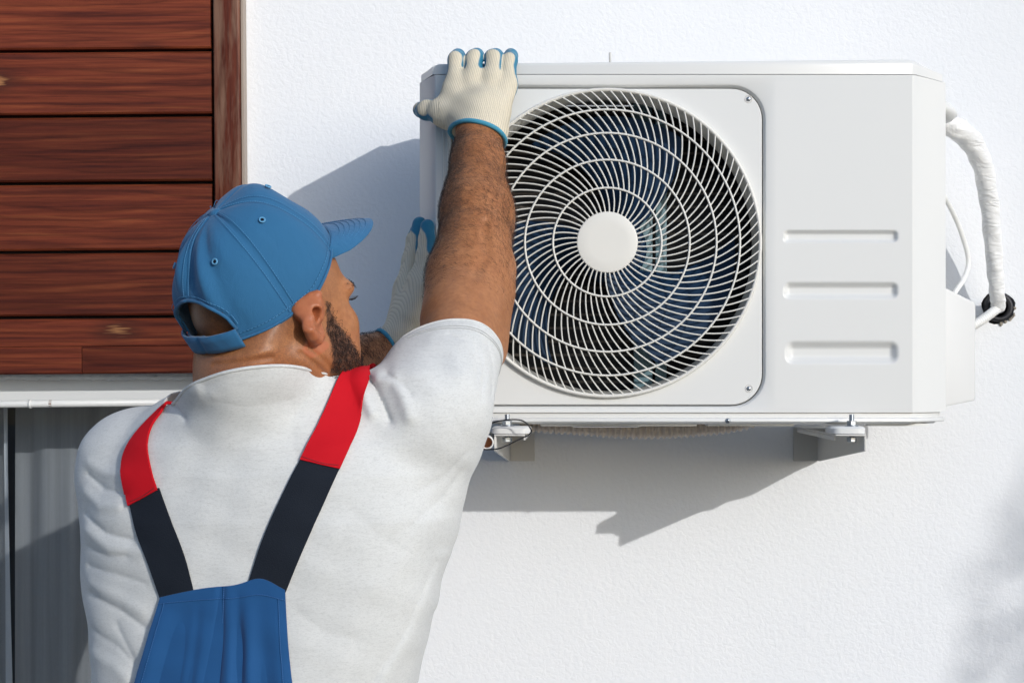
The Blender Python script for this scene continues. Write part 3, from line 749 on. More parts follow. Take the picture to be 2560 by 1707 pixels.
loop = spline([P(1200, 1118, 2.385), P(1196, 1100, 2.37), P(1220, 1062, 2.37), P(1262, 1050, 2.366), P(1305, 1051, 2.366), P(1327, 1072, 2.366), P(1322, 1086, 2.37), P(1290, 1102, 2.37), P(1250, 1120, 2.37), P(1222, 1123, 2.38), P(1204, 1122, 2.385)], 90)
tag(tube('cable_tie', loop, .0011, M_BLACK, None, 8), 'thin black cable tie looped round the bracket and drain pipe', 'cable tie')

# wrapped pipe, cable, wall sleeve, conduit
path = spline([P(2330, 292, 2.66), P(2372, 312, 2.665), P(2420, 345, 2.69), P(2455, 410, 2.72), P(2472, 500, 2.75), P(2482, 600, 2.78), P(2489, 690, 2.80), P(2494, 742, 2.815), P(2496, 764, 2.845), P(2497, 768, 2.93)], 160)
s_ = np.linspace(0, 1, 160); an = np.arange(20)/20*2*math.pi
t_, N_, B_ = frames(path); v = []
for i in range(160):
    r = np.interp(s_[i], [0, .2, .35, .7, .9, 1], [.017, .0195, .0172, .0138, .0125, .012])
    for a in an:
        rr = r*(1+.035*math.sin(3*a+s_[i]*55)+.03*math.sin(a*2-s_[i]*90)+.02*math.sin(5*a+s_[i]*31)); v.append(path[i]+N_[i]*rr*math.cos(a)+B_[i]*rr*math.sin(a))
q = [(i*20+j, i*20+(j+1) % 20, (i+1)*20+(j+1) % 20, (i+1)*20+j) for i in range(159) for j in range(20)]
tag(link('insulated_pipe', mesh_np('insulated_pipe', v, q), M_WRAP), 'white wrapped refrigerant pipe curving from the unit into the wall', 'pipe')
sl_ = empty('wall_sleeve', (HOLE[0], 0, HOLE[1])); tag(sl_, 'black rubber sleeve ring round the pipe hole in the wall', 'sleeve')
link('sleeve_ring', mesh_np('sleeve_ring', *lathe_np([(.0175, .05), (.0175, -.006), (.0205, -.0085), (.0245, -.007), (.0265, -.001), (.027, .05)], 36, (HOLE[0], 0, HOLE[1]), (1, 0, 0), (0, 0, 1), (0, 1, 0))), M_BLACK, sl_)
M_RAW = Mat('raw_mortar', (.27, .24, .20), .95).m
for i in range(14):
    a = RNG.uniform(-1.5, .6); r = RNG.uniform(.0285, .031); s2 = RNG.uniform(.0015, .0036)
    bm = bmesh.new(); bmesh.ops.create_icosphere(bm, subdivisions=1, radius=s2)
    for vv in bm.verts: vv.co = Vector((HOLE[0]+r*math.cos(a), -.001, HOLE[1]+r*math.sin(a)))+vv.co*RNG.uniform(.7, 1.3)
    link('mortar_crumb', mesh_bm('mortar_crumb', bm), M_RAW, sl_)
path = spline([P(2500, 762, 2.88), P(2494, 770, 2.835), P(2478, 783, 2.81), P(2455, 800, 2.79), P(2425, 818, 2.77)], 140); s_ = np.concatenate([[0], np.cumsum(np.linalg.norm(np.diff(path, axis=0), axis=1))])
tag(tube('conduit', path, .0078+.0010*np.sin(s_*2*math.pi/.0055), M_PVC, None, 12), 'short white corrugated conduit from the wall hole to the valve cover', 'conduit')
path = spline([P(2345, 470, 2.60), P(2364, 497, 2.62), P(2395, 560, 2.66), P(2418, 630, 2.68), P(2420, 668, 2.68), P(2408, 700, 2.66), P(2388, 730, 2.63), P(2380, 745, 2.62)], 60)
tag(tube('power_cable', path, .0042, M_PVC, None, 10), 'thin white cable looping beside the unit above the valve cover', 'cable')

# ================================================================== PERSON
A_ = math.radians(47.5); PT = math.radians(12)
HF = np.array([math.cos(PT)*math.cos(A_), math.cos(PT)*math.sin(A_), math.sin(PT)], np.float32)
HRt = np.array([math.sin(A_), -math.cos(A_), 0], np.float32); HU = np.cross(HRt, HF).astype(np.float32)
HM = np.stack([HF, HRt, HU], 1)                      # columns: forward, right, up
HC = P(778, 789, 1.86)-.074*HRt
hd = lambda f, r, u: (HC+HF*f+HRt*r+HU*u).astype(np.float32)
person = empty('person', (-.40, -.90, 0)); tag(person, 'man in blue cap and overalls seen from behind, reaching up to the air conditioner', 'person')

CT = math.radians(40); CF = np.array([math.cos(CT)*math.cos(A_), math.cos(CT)*math.sin(A_), math.sin(CT)]); CU = np.cross(HRt, CF)
CO = np.array([-.377, -.962, 1.715]); CL, CW, CH = .106, .090, .112
CMX = np.stack([CF, HRt, CU], 1).astype(np.float32)
SHR, ELR, WRR = P(1115, 1020, 1.95), P(1184, 684, 2.19), P(1199, 330, 2.345)
SHL, ELL, WRL = P(338, 1168, 2.0), P(690, 1005, 2.24), P(985, 872, 2.41)
NB = P(640, 1000, 1.93)

# ---- torso table: picture row -> centre, half width (pixels), depth
TZ = 1.96
rows_ = np.array([   # py, cx, half, half depth
 (930, 655, 100, .060), (965, 655, 150, .070), (1000, 655, 230, .085), (1050, 660, 315, .102), (1110, 668, 385, .115), (1180, 672, 425, .123), (1290, 668, 452, .128),
 (1400, 662, 446, .127), (1500, 654, 440, .124), (1600, 647, 428, .122), (1707, 637, 406, .121), (1800, 630, 395, .122), (1950, 625, 385, .125), (2150, 622, 380, .128)], float)
T_z = CAM_Z+(VPY-rows_[:, 0])/FPX*TZ; T_cx = (rows_[:, 1]-VPX)/FPX*TZ; T_a = rows_[:, 2]/FPX*TZ; T_b = rows_[:, 3]
od = np.argsort(T_z); T_z, T_cx, T_a, T_b = T_z[od], T_cx[od], T_a[od], T_b[od]
YAW = math.radians(8)
def torso(p, grow=0.0):
    z = p[:, 2]; cx_ = np.interp(z, T_z, T_cx); a = np.interp(z, T_z, T_a)+grow; b = np.interp(z, T_z, T_b)+grow
    x = p[:, 0]-cx_; y = p[:, 1]-(TZ-CAM_D)-.01
    c_, s_ = math.cos(YAW), math.sin(YAW); xx = (x*c_-y*s_)/a; yy = (x*s_+y*c_)/b
    e = 2.5; r = (np.abs(xx)**e+np.abs(yy)**e+1e-9)**(1/e)
    g = np.sqrt((xx/a)**2+(yy/b)**2)/np.sqrt(xx*xx+yy*yy+1e-9)
    d = (r-1)/np.maximum(g, 1.0)
    return np.maximum(d, z-T_z[-1]-.01).astype(np.float32)
# ---- head and neck
def head(p):
    q = (p-HC)@HM; q = q.astype(np.float32); d = ell_(q, (-.008, 0, .042), (.094, .076, .084))
    d = smin(d, ell_(q, (.034, 0, -.005), (.062, .062, .092)), .03)
    d = smin(d, ell_(q, (-.038, 0, -.018), (.058, .064, .060)), .03)      # occiput / nape
    for s in (-1, 1):
        d = smin(d, cap_(q, (.008, s*.058, -.045), (.062, s*.030, -.100), .020, .018), .03)   # jaw
        d = smin(d, ell_(q, (.062, s*.044, -.020), (.024, .020, .020)), .02)                   # cheekbone
        d = smin(d, ell_(q, (.077, s*.034, .020), (.015, .026, .012)), .012)                   # brow
        d = smax(d, -ell_(q, (.096, s*.036, .002), (.016, .020, .012)), .012)                  # eye socket
        d = smin(d, ell_(q, (.055, s*.038, -.058), (.028, .024, .030)), .03)                   # cheek
    d = smin(d, ell_(q, (.075, 0, -.105), (.026, .028, .020)), .02)                            # chin
    d = smin(d, cap_(q, (.094, 0, .018), (.109, 0, -.026), .009, .012), .012)                  # nose
    d = smin(d, ell_(q, (.098, 0, -.031), (.012, .020, .010)), .008)
    d = smin(d, ell_(q, (.092, 0, -.064), (.014, .026, .012)), .012)                           # mouth
    d = smax(d, -ell_(q, (.107, 0, -.064), (.012, .024, .0014)), .004)
    return d
EARP = [(.009, .079, .010), (.006, .085, .022), (-.003, .092, .031), (-.015, .098, .034), (-.026, .102, .028), (-.032, .104, .013), (-.031, .102, -.004), (-.026, .098, -.019), (-.018, .092, -.031), (-.008, .086, -.038), (.000, .081, -.035), (.005, .077, -.025)]
def ears(p):
    q = ((p-HC)@HM).astype(np.float32); q = (q-np.array([0, 0, .006], np.float32))*np.array([1.06, 1, 1.16], np.float32)
    e = chain(q, EARP, [.0046, .0052, .0058, .0062, .0066, .0066, .0066, .0068, .0075, .0082, .0080, .006], .003)
    e = smin(e, ell_(q, (-.013, .0875, -.001), (.025, .0068, .035), EMX), .004)
    e = smin(e, cap_(q, (-.004, .072, .002), (-.012, .083, .004), .022, .018), .008)
    e = smin(e, chain(q, [(-.004, .090, .017), (-.014, .095, .015), (-.021, .097, .003), (-.019, .094, -.010), (-.012, .090, -.019)], [.0028, .0036, .0042, .0040, .0034], .002), .002)   # antihelix
    e = smin(e, ell_(q, (.004, .084, -.008), (.0055, .0060, .0085)), .003)      # tragus
    e = smax(e, -ell_(q, (-.0070, .0955, -.005), (.0068, .017, .0100)), .002)    # concha and canal
    return smax(e, -chain(q, [(.000, .0955, .022), (-.012, .1015, .0255), (-.0215, .1055, .0195), (-.0255, .1075, .008), (-.0255, .1060, -.007), (-.021, .1015, -.018)], [.0022, .0032, .0036, .0036, .0032, .002], .002), .0015)  # fold under the helix
_a = math.radians(26); EMX = np.array([[math.cos(_a), math.sin(_a), 0], [-math.sin(_a), math.cos(_a), 0], [0, 0, 1]], np.float32)
def neck(p, g=0.0):
    a = hd(-.035, 0, -.03); d = cap_(p, a, NB, .066+g, .070+g)
    return smin(d, cap_(p, hd(-.052, .0, -.04), P(615, 985, 1.91), .052+g, .056+g), .02)
NECKC = [([tuple(P(a, b, 1.86)[[0, 2]]) for a, b in q_], am, wd) for q_, am, wd in (([(545, 912), (620, 906), (690, 893)], .0026, .0035), ([(545, 902), (620, 895), (690, 883)], -.0022, .006), ([(758, 884), (785, 908), (805, 935)], .0024, .0032), ([(775, 872), (806, 900), (820, 925)], .0018, .003), ([(500, 880), (560, 886), (620, 880)], .0012, .004))]
def upper_r(p):
    d = smin(cap_(p, SHR, ELR, .054, .046), cap_(p, P(1200, 872, 2.115), P(1208, 745, 2.18), .036, .038), .03)
    return smin(d, cap_(p, P(1132, 800, 2.11), P(1142, 690, 2.19), .037, .038), .03)
def body(p):
    d = near_(head(p), p, hd(-.01, .08, 0), .09, ears, .005); d = smin(d, neck(p), .022)
    qc = (p-CO.astype(np.float32))@CMX; e = ell_(qc, (0, 0, -.002), (CL-.009, CW-.0085, CH-.005)); m = qc[:, 2] > -.05
    if m.any(): d = d.copy(); d[m] = smax(d[m], e[m]-1.3*np.maximum(0, -.002-qc[m, 2]), .008)
    # sternomastoid, neck crease
    d = smin(d, cap_(p, hd(-.02, .062, -.045), P(800, 975, 1.92), .012, .016), .02)
    m = (p[:, 2] > 1.58) & (p[:, 2] < 1.66) & (p[:, 1] < -.93)
    if m.any():
        d = d.copy(); g_ = 0
        for poly, am, wd in NECKC: g_ = g_+am*np.exp(-(seg2(p[m], poly)/wd)**2)
        d[m] += g_
    d = smin(d, torso(p, -.018), .05)
    for sh, el, wr, s in ((SHR, ELR, WRR, 1), (SHL, ELL, WRL, -1)):
        d = smin(d, cap_(p, sh, el, .054, .046), .03)
        ax = wr-el; ax /= np.linalg.norm(ax)
        d = smin(d, chain(p, [el, el+ax*.055, el+ax*.11, wr-ax*.06, wr, wr+ax*.03], [.0445, .0480, .0455, .0370, .0325, .020], .012), .035)
    # right arm: triceps, brachioradialis, elbow knob
    d = smin(d, cap_(p, P(1200, 872, 2.115), P(1208, 745, 2.18), .036, .038), .03)
    d = smin(d, cap_(p, P(1132, 800, 2.11), P(1142, 690, 2.19), .037, .038), .03)
    d = smin(d, ell_(p, P(1232, 555, 2.27), (.026, .026, .050)), .03)
    d = smin(d, ell_(p, P(1160, 545, 2.27), (.021, .028, .052)), .03)
    d = smin(d, ell_(p, P(1258, 668, 2.20), (.012, .014, .016)), .02)
    d = d+.0040*np.exp(-(seg2(p, [P(1213, 560, 2.2)[[0, 2]], P(1222, 640, 2.2)[[0, 2]], P(1205, 690, 2.2)[[0, 2]]])/.008)**2)*(p[:, 1] < -.62)*(p[:, 2] > 1.7)
    return d
v, q = mesh_sdf(body, (-.82, -1.17, 1.02), (.02, -.36, 2.08), .0020)
bme = mesh_np('body', v, q)
vl = ((v-HC)@HM); f_, r_, u_ = vl.T
near = (np.abs(r_) < .13) & (u_ > -.15) & (u_ < .16) & (f_ > -.14) & (f_ < .15)
sstep = lambda a, b, x: np.clip((x-a)/(b-a), 0, 1)**2*(3-2*np.clip((x-a)/(b-a), 0, 1))
# beard: sideburn in front of the ear down to the jaw
bc = np.interp(u_, [-.16, -.10, -.06, -.03, -.005, .02], [.052, .048, .045, .036, .028, .025]); bw = np.interp(u_, [-.16, -.10, -.06, -.03, -.005, .015], [.050, .036, .028, .015, .009, .004])
beard = near*(1-sstep(.75, 1.05, np.abs(f_-bc)/bw))*(u_ < .012)*(u_ > -.15)
beard = np.maximum(beard, near*sstep(.055, .075, f_)*sstep(-.055, -.075, u_)*(u_ < -.05))
beard = np.maximum(beard, near*((f_ > .075) & (np.abs(u_+.045) < .008) & (np.abs(r_) < .035))*.9)
beard = beard*(np.sqrt((f_+.01)**2+(u_)**2) > .038)
ear_m = near*(r_ > .0765)*(np.hypot(f_+.013, u_) < .048)
hairline = near*(1-sstep(-.005, .03, f_-np.interp(u_, [-.05, 0, .03, .06], [.0, .02, .042, .05])))*sstep(-.085, -.045, u_+.0*f_)
stub = np.clip(hairline*.75+beard*.5+near*sstep(-.02, .0, -u_-.03)*.15, 0, 1)*(1-ear_m)
attr(bme, 'stubble', stub*.85); scalp = near*sstep(.0, -.03, f_)*sstep(-.03, .015, u_)
attr(bme, 'hairy', np.clip(np.maximum(beard*.68, scalp*.5), 0, 1)*(1-ear_m)); 
rosy = near*np.clip(.75*ear_m+.2*(u_ < -.03), 0, 1); attr(bme, 'rosy', rosy)
body_o = link('body', bme, M_SKIN, person)
bv_beard, bv_stub = beard*(1-ear_m), stub

# ---- t-shirt
SLC = P(1138, 903, 2.046)                               # sleeve hem centre, right
SLA = ELR-SHR; SLA = SLA/np.linalg.norm(SLA)
SLN = np.array([-.19, .76, .62], np.float32); SLN /= np.linalg.norm(SLN)
SLL = SHL+(ELL-SHL)*.62; SLLA = (ELL-SHL)/np.linalg.norm(ELL-SHL)
CN = P(665, 929, 1.845); CNn = np.array([-.17, .24, .95], np.float32); CNn /= np.linalg.norm(CNn)
def F2(*pts): return [tuple(P(a, b, 1.9)[[0, 2]]) for a, b in pts]
FOLDS = [  # polyline (pixels), amplitude (+ ridge, - crease), width
 (F2((196, 1190), (255, 1225), (330, 1232)), -.0045, .008), (F2((196, 1160), (262, 1185), (320, 1180)), .0035, .010),
 (F2((190, 1235), (245, 1265), (300, 1262)), .004, .010), (F2((193, 1290), (262, 1330), (345, 1345)), -.0045, .008),
 (F2((200, 1330), (280, 1368), (370, 1372)), .004, .011), (F2((203, 1372), (270, 1388), (330, 1384)), -.003, .008),
 (F2((208, 1420), (300, 1432), (380, 1450)), -.003, .009), (F2((214, 1490), (310, 1520), (380, 1560)), -.004, .010), (F2((214, 1465), (300, 1490), (370, 1520)), .003, .011),
 (F2((220, 1580), (300, 1610), (350, 1650)), -.003, .011), (F2((222, 1640), (290, 1660), (330, 1690)), .003, .012),
 (F2((425, 1008), (455, 1026), (475, 1046)), -.003, .007), (F2((415, 988), (460, 985), (520, 972)), .005, .010), (F2((440, 1012), (500, 1005), (560, 990)), .002, .009),
 (F2((915, 945), (935, 965), (960, 1010), (978, 1050)), -.0065, .0065), (F2((895, 948), (915, 985), (935, 1030)), .006, .008), (F2((945, 945), (985, 950), (1010, 985), (1030, 1040)), .0055, .009),
 (F2((965, 935), (1010, 960), (1030, 985)), -.004, .006), (F2((990, 925), (1060, 935), (1100, 980)), .003, .012),
 (F2((1085, 1410), (1015, 1580), (930, 1707)), -.0016, .008), (F2((1102, 1400), (1034, 1580), (954, 1707)), .0028, .010), (F2((1075, 1550), (1042, 1707)), -.003, .005),
 (F2((840, 1110), (800, 1180), (770, 1260)), .002, .016), (F2((690, 940), (600, 950), (520, 975)), -.0008, .012), (F2((780, 990), (740, 1060), (760, 1130)), -.0008, .010),
 (F2((1150, 1180), (1100, 1250), (1030, 1310)), -.0016, .010), (F2((1165, 1130), (1110, 1190), (1050, 1225)), -.0014, .009), (F2((1130, 1260), (1060, 1350), (960, 1450)), .0016, .016), (F2((300, 1560), (350, 1640), (340, 1707)), -.003, .010), (F2((765, 1510), (830, 1560), (900, 1580)), -.0010, .012), (F2((560, 1000), (640, 1015), (740, 1000)), -.0009, .010),
 (F2((880, 1250), (960, 1330), (1040, 1380)), -.0007, .014), (F2((860, 1330), (960, 1430), (1040, 1470)), .0012, .020),
 (F2((1180, 860), (1205, 930), (1200, 1000)), -.0020, .0035), (F2((1205, 850), (1225, 920), (1222, 990)), -.0020, .0035), (F2((1110, 830), (1160, 850), (1185, 905), (1190, 960)), -.0022, .004), (F2((1070, 850), (1120, 870), (1150, 930)), .002, .010),
]
FOLDS = [(a_, b_*(.55 if a_[0][0] < -.5 else 1.0), c_*(.72 if a_[0][0] < -.5 else 1.0)) for a_, b_, c_ in FOLDS]
def shirt(p):
    d = smin(torso(p), cap_(p, P(610, 1022, 1.93), P(400, 1120, 1.98), .050, .046), .03)
    d = smin(d, cap_(p, P(735, 990, 1.915), P(945, 1074, 1.95), .050, .058), .03)
    d = smin(d, cap_(p, NB, hd(-.035, 0, -.05), .074, .070), .022)
    # left shoulder and sleeve
    d = smin(d, ell_(p, SHL, (.063, .070, .068)), .025)
    d = smin(d, cap_(p, SHL, SLL+SLLA*.03, .062, .062), .03)
    d = smin(d, cap_(p, P(322, 1240, 2.0), P(318, 1420, 1.99), .048, .045), .04)
    # right shoulder, raised sleeve
    d = smin(d, cap_(p, P(1045, 1045, 1.955), SLC+SLA*.05, .079, .0600), .03)
    d = smin(d, cap_(p, P(1098, 1060, 1.96), P(1040, 1300, 1.97), .050, .047), .04)
    d = smin(d, np.maximum(neck(p, .0085), (p-CN)@CNn-.03), .012)
    d = smin(d, np.maximum(smin(neck(p), torso(p, -.018), .05)-.0095, (p-CN)@CNn-.03), .012)
    d = near_(d, p, SLC, .17, lambda r: cap_(r, SHR, ELR, .0585, .052), .008)
    fl = np.zeros(len(p), np.float32); back = np.clip((-.82-p[:, 1])/.05, 0, 1)
    for poly, amp, wd in FOLDS:
        pa = np.asarray(poly); m = (p[:, 0] > pa[:, 0].min()-3*wd) & (p[:, 0] < pa[:, 0].max()+3*wd) & (p[:, 2] > pa[:, 1].min()-3*wd) & (p[:, 2] < pa[:, 1].max()+3*wd)
        if m.any(): e_ = seg2(p[m], poly)/wd; fl[m] += amp*(np.exp(-e_*e_) if amp > 0 else 1.25*np.exp(-np.abs(e_)*1.35))
    d = d-fl*back
    x, y, z = p.T
    d = d+.0012*np.sin(x*31+np.sin(z*23)*1.3)*np.sin(z*37+1.0+np.sin(x*19))+.0006*np.sin(x*90+z*50)*np.sin(z*80-x*33)
    # openings
    for c0, nv, a0, a1, rad in ((CN, CNn, NB, hd(-.02, 0, .05), .108), (SLC, SLN, SHR, ELR+SLA*.1, .2), (SLL, SLLA, SHL, ELL+SLLA*.1, .10)):
        d = np.maximum(d, -np.maximum(-((p-c0)@nv), cap_(p, a0, a1, rad, rad)))
    return np.maximum(d, 1.0-z)
v, q = mesh_sdf(shirt, (-.80, -1.16, .97), (.0, -.56, 1.80), .0024)
sme = mesh_np('t_shirt', v, q); shirt_o = link('t_shirt', sme, M_TEE, person)
BV = BVHTree.FromPolygons([tuple(a) for a in v.tolist()], [tuple(a) for a in q.tolist()])
def on_back(px, py, off):
    """a point of the shirt's back, found by looking along +y, lifted by off"""
    p = P(px, py, 1.86)
    h = BV.ray_cast(Vector((float(p[0]), -1.6, float(p[2]))), Vector((0, 1, 0)))
    if h[0] is None: return None, None
    return h[0]+h[1]*off, h[1]
# sewn lines: sleeve hem rows
def snap(pt, off):
    h = BV.find_nearest(V(pt)); return h[0]+h[1]*off, h[1]

# ---- overalls
def strip_mesh(name, L, R, nv, nu, off, th, mat, parent, pleat=None, wrap=0, wx_=0.0):
    """cloth strip between the left and right edge polylines (pixels), laid on the back"""
    Ls, Rs = spline([(a, b, 0) for a, b in L], nv), spline([(a, b, 0) for a, b in R], nv); top = []; bot = []
    for j in range(nv):
        for i in range(nu):
            f = i/(nu-1); px = Ls[j][0]*(1-f)+Rs[j][0]*f; py = Ls[j][1]*(1-f)+Rs[j][1]*f
            a, n_ = on_back(px, py, off)
            if a is None: a, n_ = snap(P(px, py, 1.95), off)
            k_ = pleat(f, j/(nv-1)) if pleat else 0
            top.append(a+n_*(th+k_)); bot.append(a)
    if wrap:      # carry the cloth over the shoulder and down the chest
        cols = []
        for i in range(nu):
            p = bot[i].copy(); dr = (bot[i]-bot[2*nu+i]).normalized(); line = []
            for m_ in range(wrap):
                dr = (dr*.8+Vector((wx_, .25, -.04*m_*.3))).normalized(); h = BV.find_nearest(p+dr*.013); n2 = h[1]; nx_ = h[0]+n2*off; dr = (nx_-p).normalized(); p = nx_; line.append((p.copy(), n2))
            cols.append(line)
        tt, bb = [], []
        for m_ in range(wrap-1, -1, -1):
            for i in range(nu): a, n2 = cols[i][m_]; tt.append(a+n2*th); bb.append(a)
        top, bot, nv = tt+top, bb+bot, nv+wrap
    v = np.array([list(a) for a in top+bot]); n_ = nv*nu; q = []
    for j in range(nv-1):
        for i in range(nu-1):
            a, b, c_, d_ = j*nu+i, j*nu+i+1, (j+1)*nu+i+1, (j+1)*nu+i; q += [(a, d_, c_, b), (n_+a, n_+b, n_+c_, n_+d_)]
    for i in range(nu-1):
        q.append((i, i+1, n_+i+1, n_+i)); e = (nv-1)*nu+i; q.append((e+1, e, n_+e, n_+e+1))
    for j in range(nv-1):
        a, b = j*nu, (j+1)*nu; q.append((b, a, n_+a, n_+b)); a, b = a+nu-1, b+nu-1; q.append((a, b, n_+b, n_+a))
    me = mesh_np(name, v, q); me.set_sharp_from_angle(angle=math.radians(60))
    return link(name, me, mat, parent)
SRL = ([(372, 1032), (318, 1090), (289, 1150), (298, 1215), (314, 1268)], [(384, 1036), (362, 1072), (358, 1115), (374, 1175), (394, 1226)])
def pl(f, t):
    return .0045*math.exp(-((f-.5)/.03)**2)*-1*(.3+t)+.004*math.sin(f*21+.6)*t+.003*math.sin(f*9+2)*t-.006*math.exp(-((f-.63-.06*t)/.045)**2)*min(1, t*2.2)+.004*math.exp(-((f-.74)/.05)**2)*t-.004*math.exp(-((f-.33-.03*t)/.04)**2)*t
_pl = pl; pl = lambda f, t: 1.7*_pl(f, t)
bib = strip_mesh('overalls', [(404, 1491), (390, 1540), (372, 1600), (340, 1707), (300, 1830), (250, 1980)], [(722, 1474), (725, 1540), (731, 1620), (740, 1707), (760, 1830), (790, 1980)], 90, 80, .0022, .0024, M_BIB, person, pl)
# shape of the bib's top edge
bv = verts_of(bib.data); 
hem_top = lambda f: .010*math.sin(f*math.pi)+.012*math.exp(-((f-.82)/.16)**2)
for j in range(2):
    for i in range(80):
        for row in range(12):
            idx = j*90*80+row*80+i; bv[idx, 2] += hem_top(i/79)*(1-row/12)
bib.data.vertices.foreach_set('co', bv.ravel()); bib.data.update()
strip_mesh('elastic_strap', [(315, 1262), (340, 1340), (375, 1420), (404, 1500)], [(396, 1220), (430, 1300), (468, 1390), (494, 1490)], 40, 12, .0012, .0022, M_ELAST, bib)
strip_mesh('elastic_strap', [(760, 1142), (712, 1240), (664, 1350), (622, 1475)], [(856, 1164), (810, 1270), (762, 1380), (716, 1490)], 40, 12, .0012, .0022, M_ELAST, bib)
strip_mesh('shoulder_strap', SRL[0], SRL[1], 36, 12, .0026, .0030, M_RED, bib, None, 12, -.07)
strip_mesh('shoulder_strap', [(832, 948), (815, 1000), (788, 1075), (757, 1150)], [(905, 962), (902, 1020), (885, 1090), (854, 1172)], 36, 12, .0026, .0030, M_RED, bib, None, 12)
# sewn hems
M_BIBST = Mat('bib_thread', (.03, .13, .34), .8).m; M_REDST = Mat('red_thread', (.22, .012, .02), .8).m
def seam(name, pts, mat, parent, off, r=.0006, dash=True):
    c_ = spline([(a, b_, 0) for a, b_ in pts], 90); P3 = [on_back(a[0], a[1], off)[0] for a in c_]; P3 = [np.array(a) for a in P3 if a is not None]; vs, qs = [], []
    st = 3 if dash else 1
    for i in range(0, len(P3)-3, st):
        v, q, t = tube_np(P3[i:i+(3 if dash else 2)], r, 5, cap=False); qs += [tuple(x+len(vs) for x in f) for f in q]; vs += v.tolist()
    tag(link(name, mesh_np(name, vs, qs), mat, parent), kind='stuff')
seam('strap_stitches', [(320, 1258), (355, 1242), (391, 1219)], M_REDST, bib, .0058)
seam('strap_stitches', [(762, 1143), (810, 1158), (853, 1164)], M_REDST, bib, .0058)
def grid_seam(name, idx, mat, parent):
    P3 = [bv[i].astype(float)+np.array([0, -.0009, 0]) for i in idx]; vs, qs = [], []
    for i in range(0, len(P3)-1):
        a, b_ = P3[i], P3[i+1]; v, q, t = tube_np([a+(b_-a)*.12, a+(b_-a)*.78], .00055, 5, cap=False); qs += [tuple(x+len(vs) for x in f) for f in q]; vs += v.tolist()
    tag(link(name, mesh_np(name, vs, qs), mat, parent), kind='stuff')
grid_seam('bib_stitches', [6*80+i for i in range(80)], M_BIBST, bib); grid_seam('bib_stitches', [r*80+4 for r in range(6, 90)], M_BIBST, bib); grid_seam('bib_stitches', [r*80+75 for r in range(6, 90)], M_BIBST, bib); grid_seam('bib_stitches', [r*80+41 for r in range(0, 90)], M_BIBST, bib)
# two sewn rows along the raised sleeve's hem
def hem_ring(name, cc, nn, off, rmax, r, start=.16):
    cc = np.asarray(cc, float)+np.asarray(nn, float)*off; u = np.cross(nn, (0, 0, 1.)); u /= np.linalg.norm(u); w_ = np.cross(nn, u); ring = []
    for t in np.linspace(0, 2*math.pi, 120, endpoint=False):
        dr = u*math.cos(t)+w_*math.sin(t); h = BV.ray_cast(V(cc+dr*start), V(-dr), start); ring.append(np.array(h[0]) if h[0] is not None and (h[0]-V(cc)).length < rmax else None)
    ok = [x for x in ring if x is not None]; o = np.array(ok)
    for _ in range(4): o = (o+np.roll(o, 1, 0)+np.roll(o, -1, 0))/3
    tube(name, o, r, M_TEE, shirt_o, 8, True)
nax = (hd(-.035, 0, -.03)+P(635, 1000, 1.92))/2; tpl = float((CN-nax)@CNn)/float(((hd(-.035, 0, -.03)-nax)@CNn))
hem_ring('collar_rib', nax+(hd(-.035, 0, -.03)-nax)*tpl, CNn, -.0018, .125, .0022, .13)
hem_ring('sleeve_hem', SLC, SLN, -.0016, .085, .0017)
M_TEEST = Mat('tee_thread', (.40, .41, .41), .9).m
for off in (-.017, -.022):
    cc = SLC+SLN*off; u = np.cross(SLN, (0, 0, 1.)); u /= np.linalg.norm(u); w_ = np.cross(SLN, u); ring = []
    for t in np.linspace(0, 2*math.pi, 160, endpoint=False):
        dr = u*math.cos(t)+w_*math.sin(t); h = BV.ray_cast(V(cc+dr*.16), V(-dr), .16)
        if h[0] is not None and (h[0]-V(cc)).length < .085: ring.append(np.array(h[0]+h[1]*.0003))
        else: ring.append(None)
    vs, qs = [], []
    for i in range(160):
        a, b_ = ring[i], ring[(i+1) % 160]
        if a is None or b_ is None or np.linalg.norm(a-b_) > .012: continue
        v, q, t = tube_np([a, b_], .0006, 5, cap=False); qs += [tuple(x+len(vs) for x in f) for f in q]; vs += v.tolist()
    tag(link('hem_stitches', mesh_np('hem_stitches', vs, qs), M_TEEST, shirt_o), kind='stuff')
def trousers(p):
    zc = CAM_Z+(VPY-1800)/FPX*TZ
    d = torso(p, .010); d = np.maximum(d, p[:, 2]-1.205-.05*np.clip((p[:, 0]+.405)/.2, -1, 1)**2*0)
    hip = P(625, 2250, TZ); cx_ = float(hip[0])
    d = smin(d, ell_(p, (cx_, TZ-CAM_D, .97), (.195, .135, .16)), .05)
    for s in (-1, 1):
        d = smin(d, chain(p, [(cx_+s*.095, TZ-CAM_D, .92), (cx_+s*.105, TZ-CAM_D+.01, .50), (cx_+s*.11, TZ-CAM_D, .05)], [.098, .075, .065], .02), .02)
    x, y, z = p.T; d = d+.003*np.sin(z*40+x*22)*np.sin(x*33+y*25)
    return np.maximum(d, -z+.03)
v, q = mesh_sdf(trousers, (-.75, -1.2, 0.02), (-.05, -.6, 1.25), .008, B=4)
link('trousers', mesh_np('trousers', v, q), M_BIB, person)
for s in (-1, 1):
    cx_ = float(P(625, 2250, TZ)[0])+s*.11
    v, q = mesh_sdf(lambda p: np.maximum(smin(cap_(p, (cx_, -.93, .05), (cx_, -.76, .04), .05, .042), cap_(p, (cx_, -.93, .05), (cx_, -.93, .12), .05, .055), .03), -p[:, 2]+.0), (cx_-.09, -1.05, -.01), (cx_+.09, -.65, .2), .006, B=4)
    link('shoe', mesh_np('shoe', v, q), M_SHOE, person)

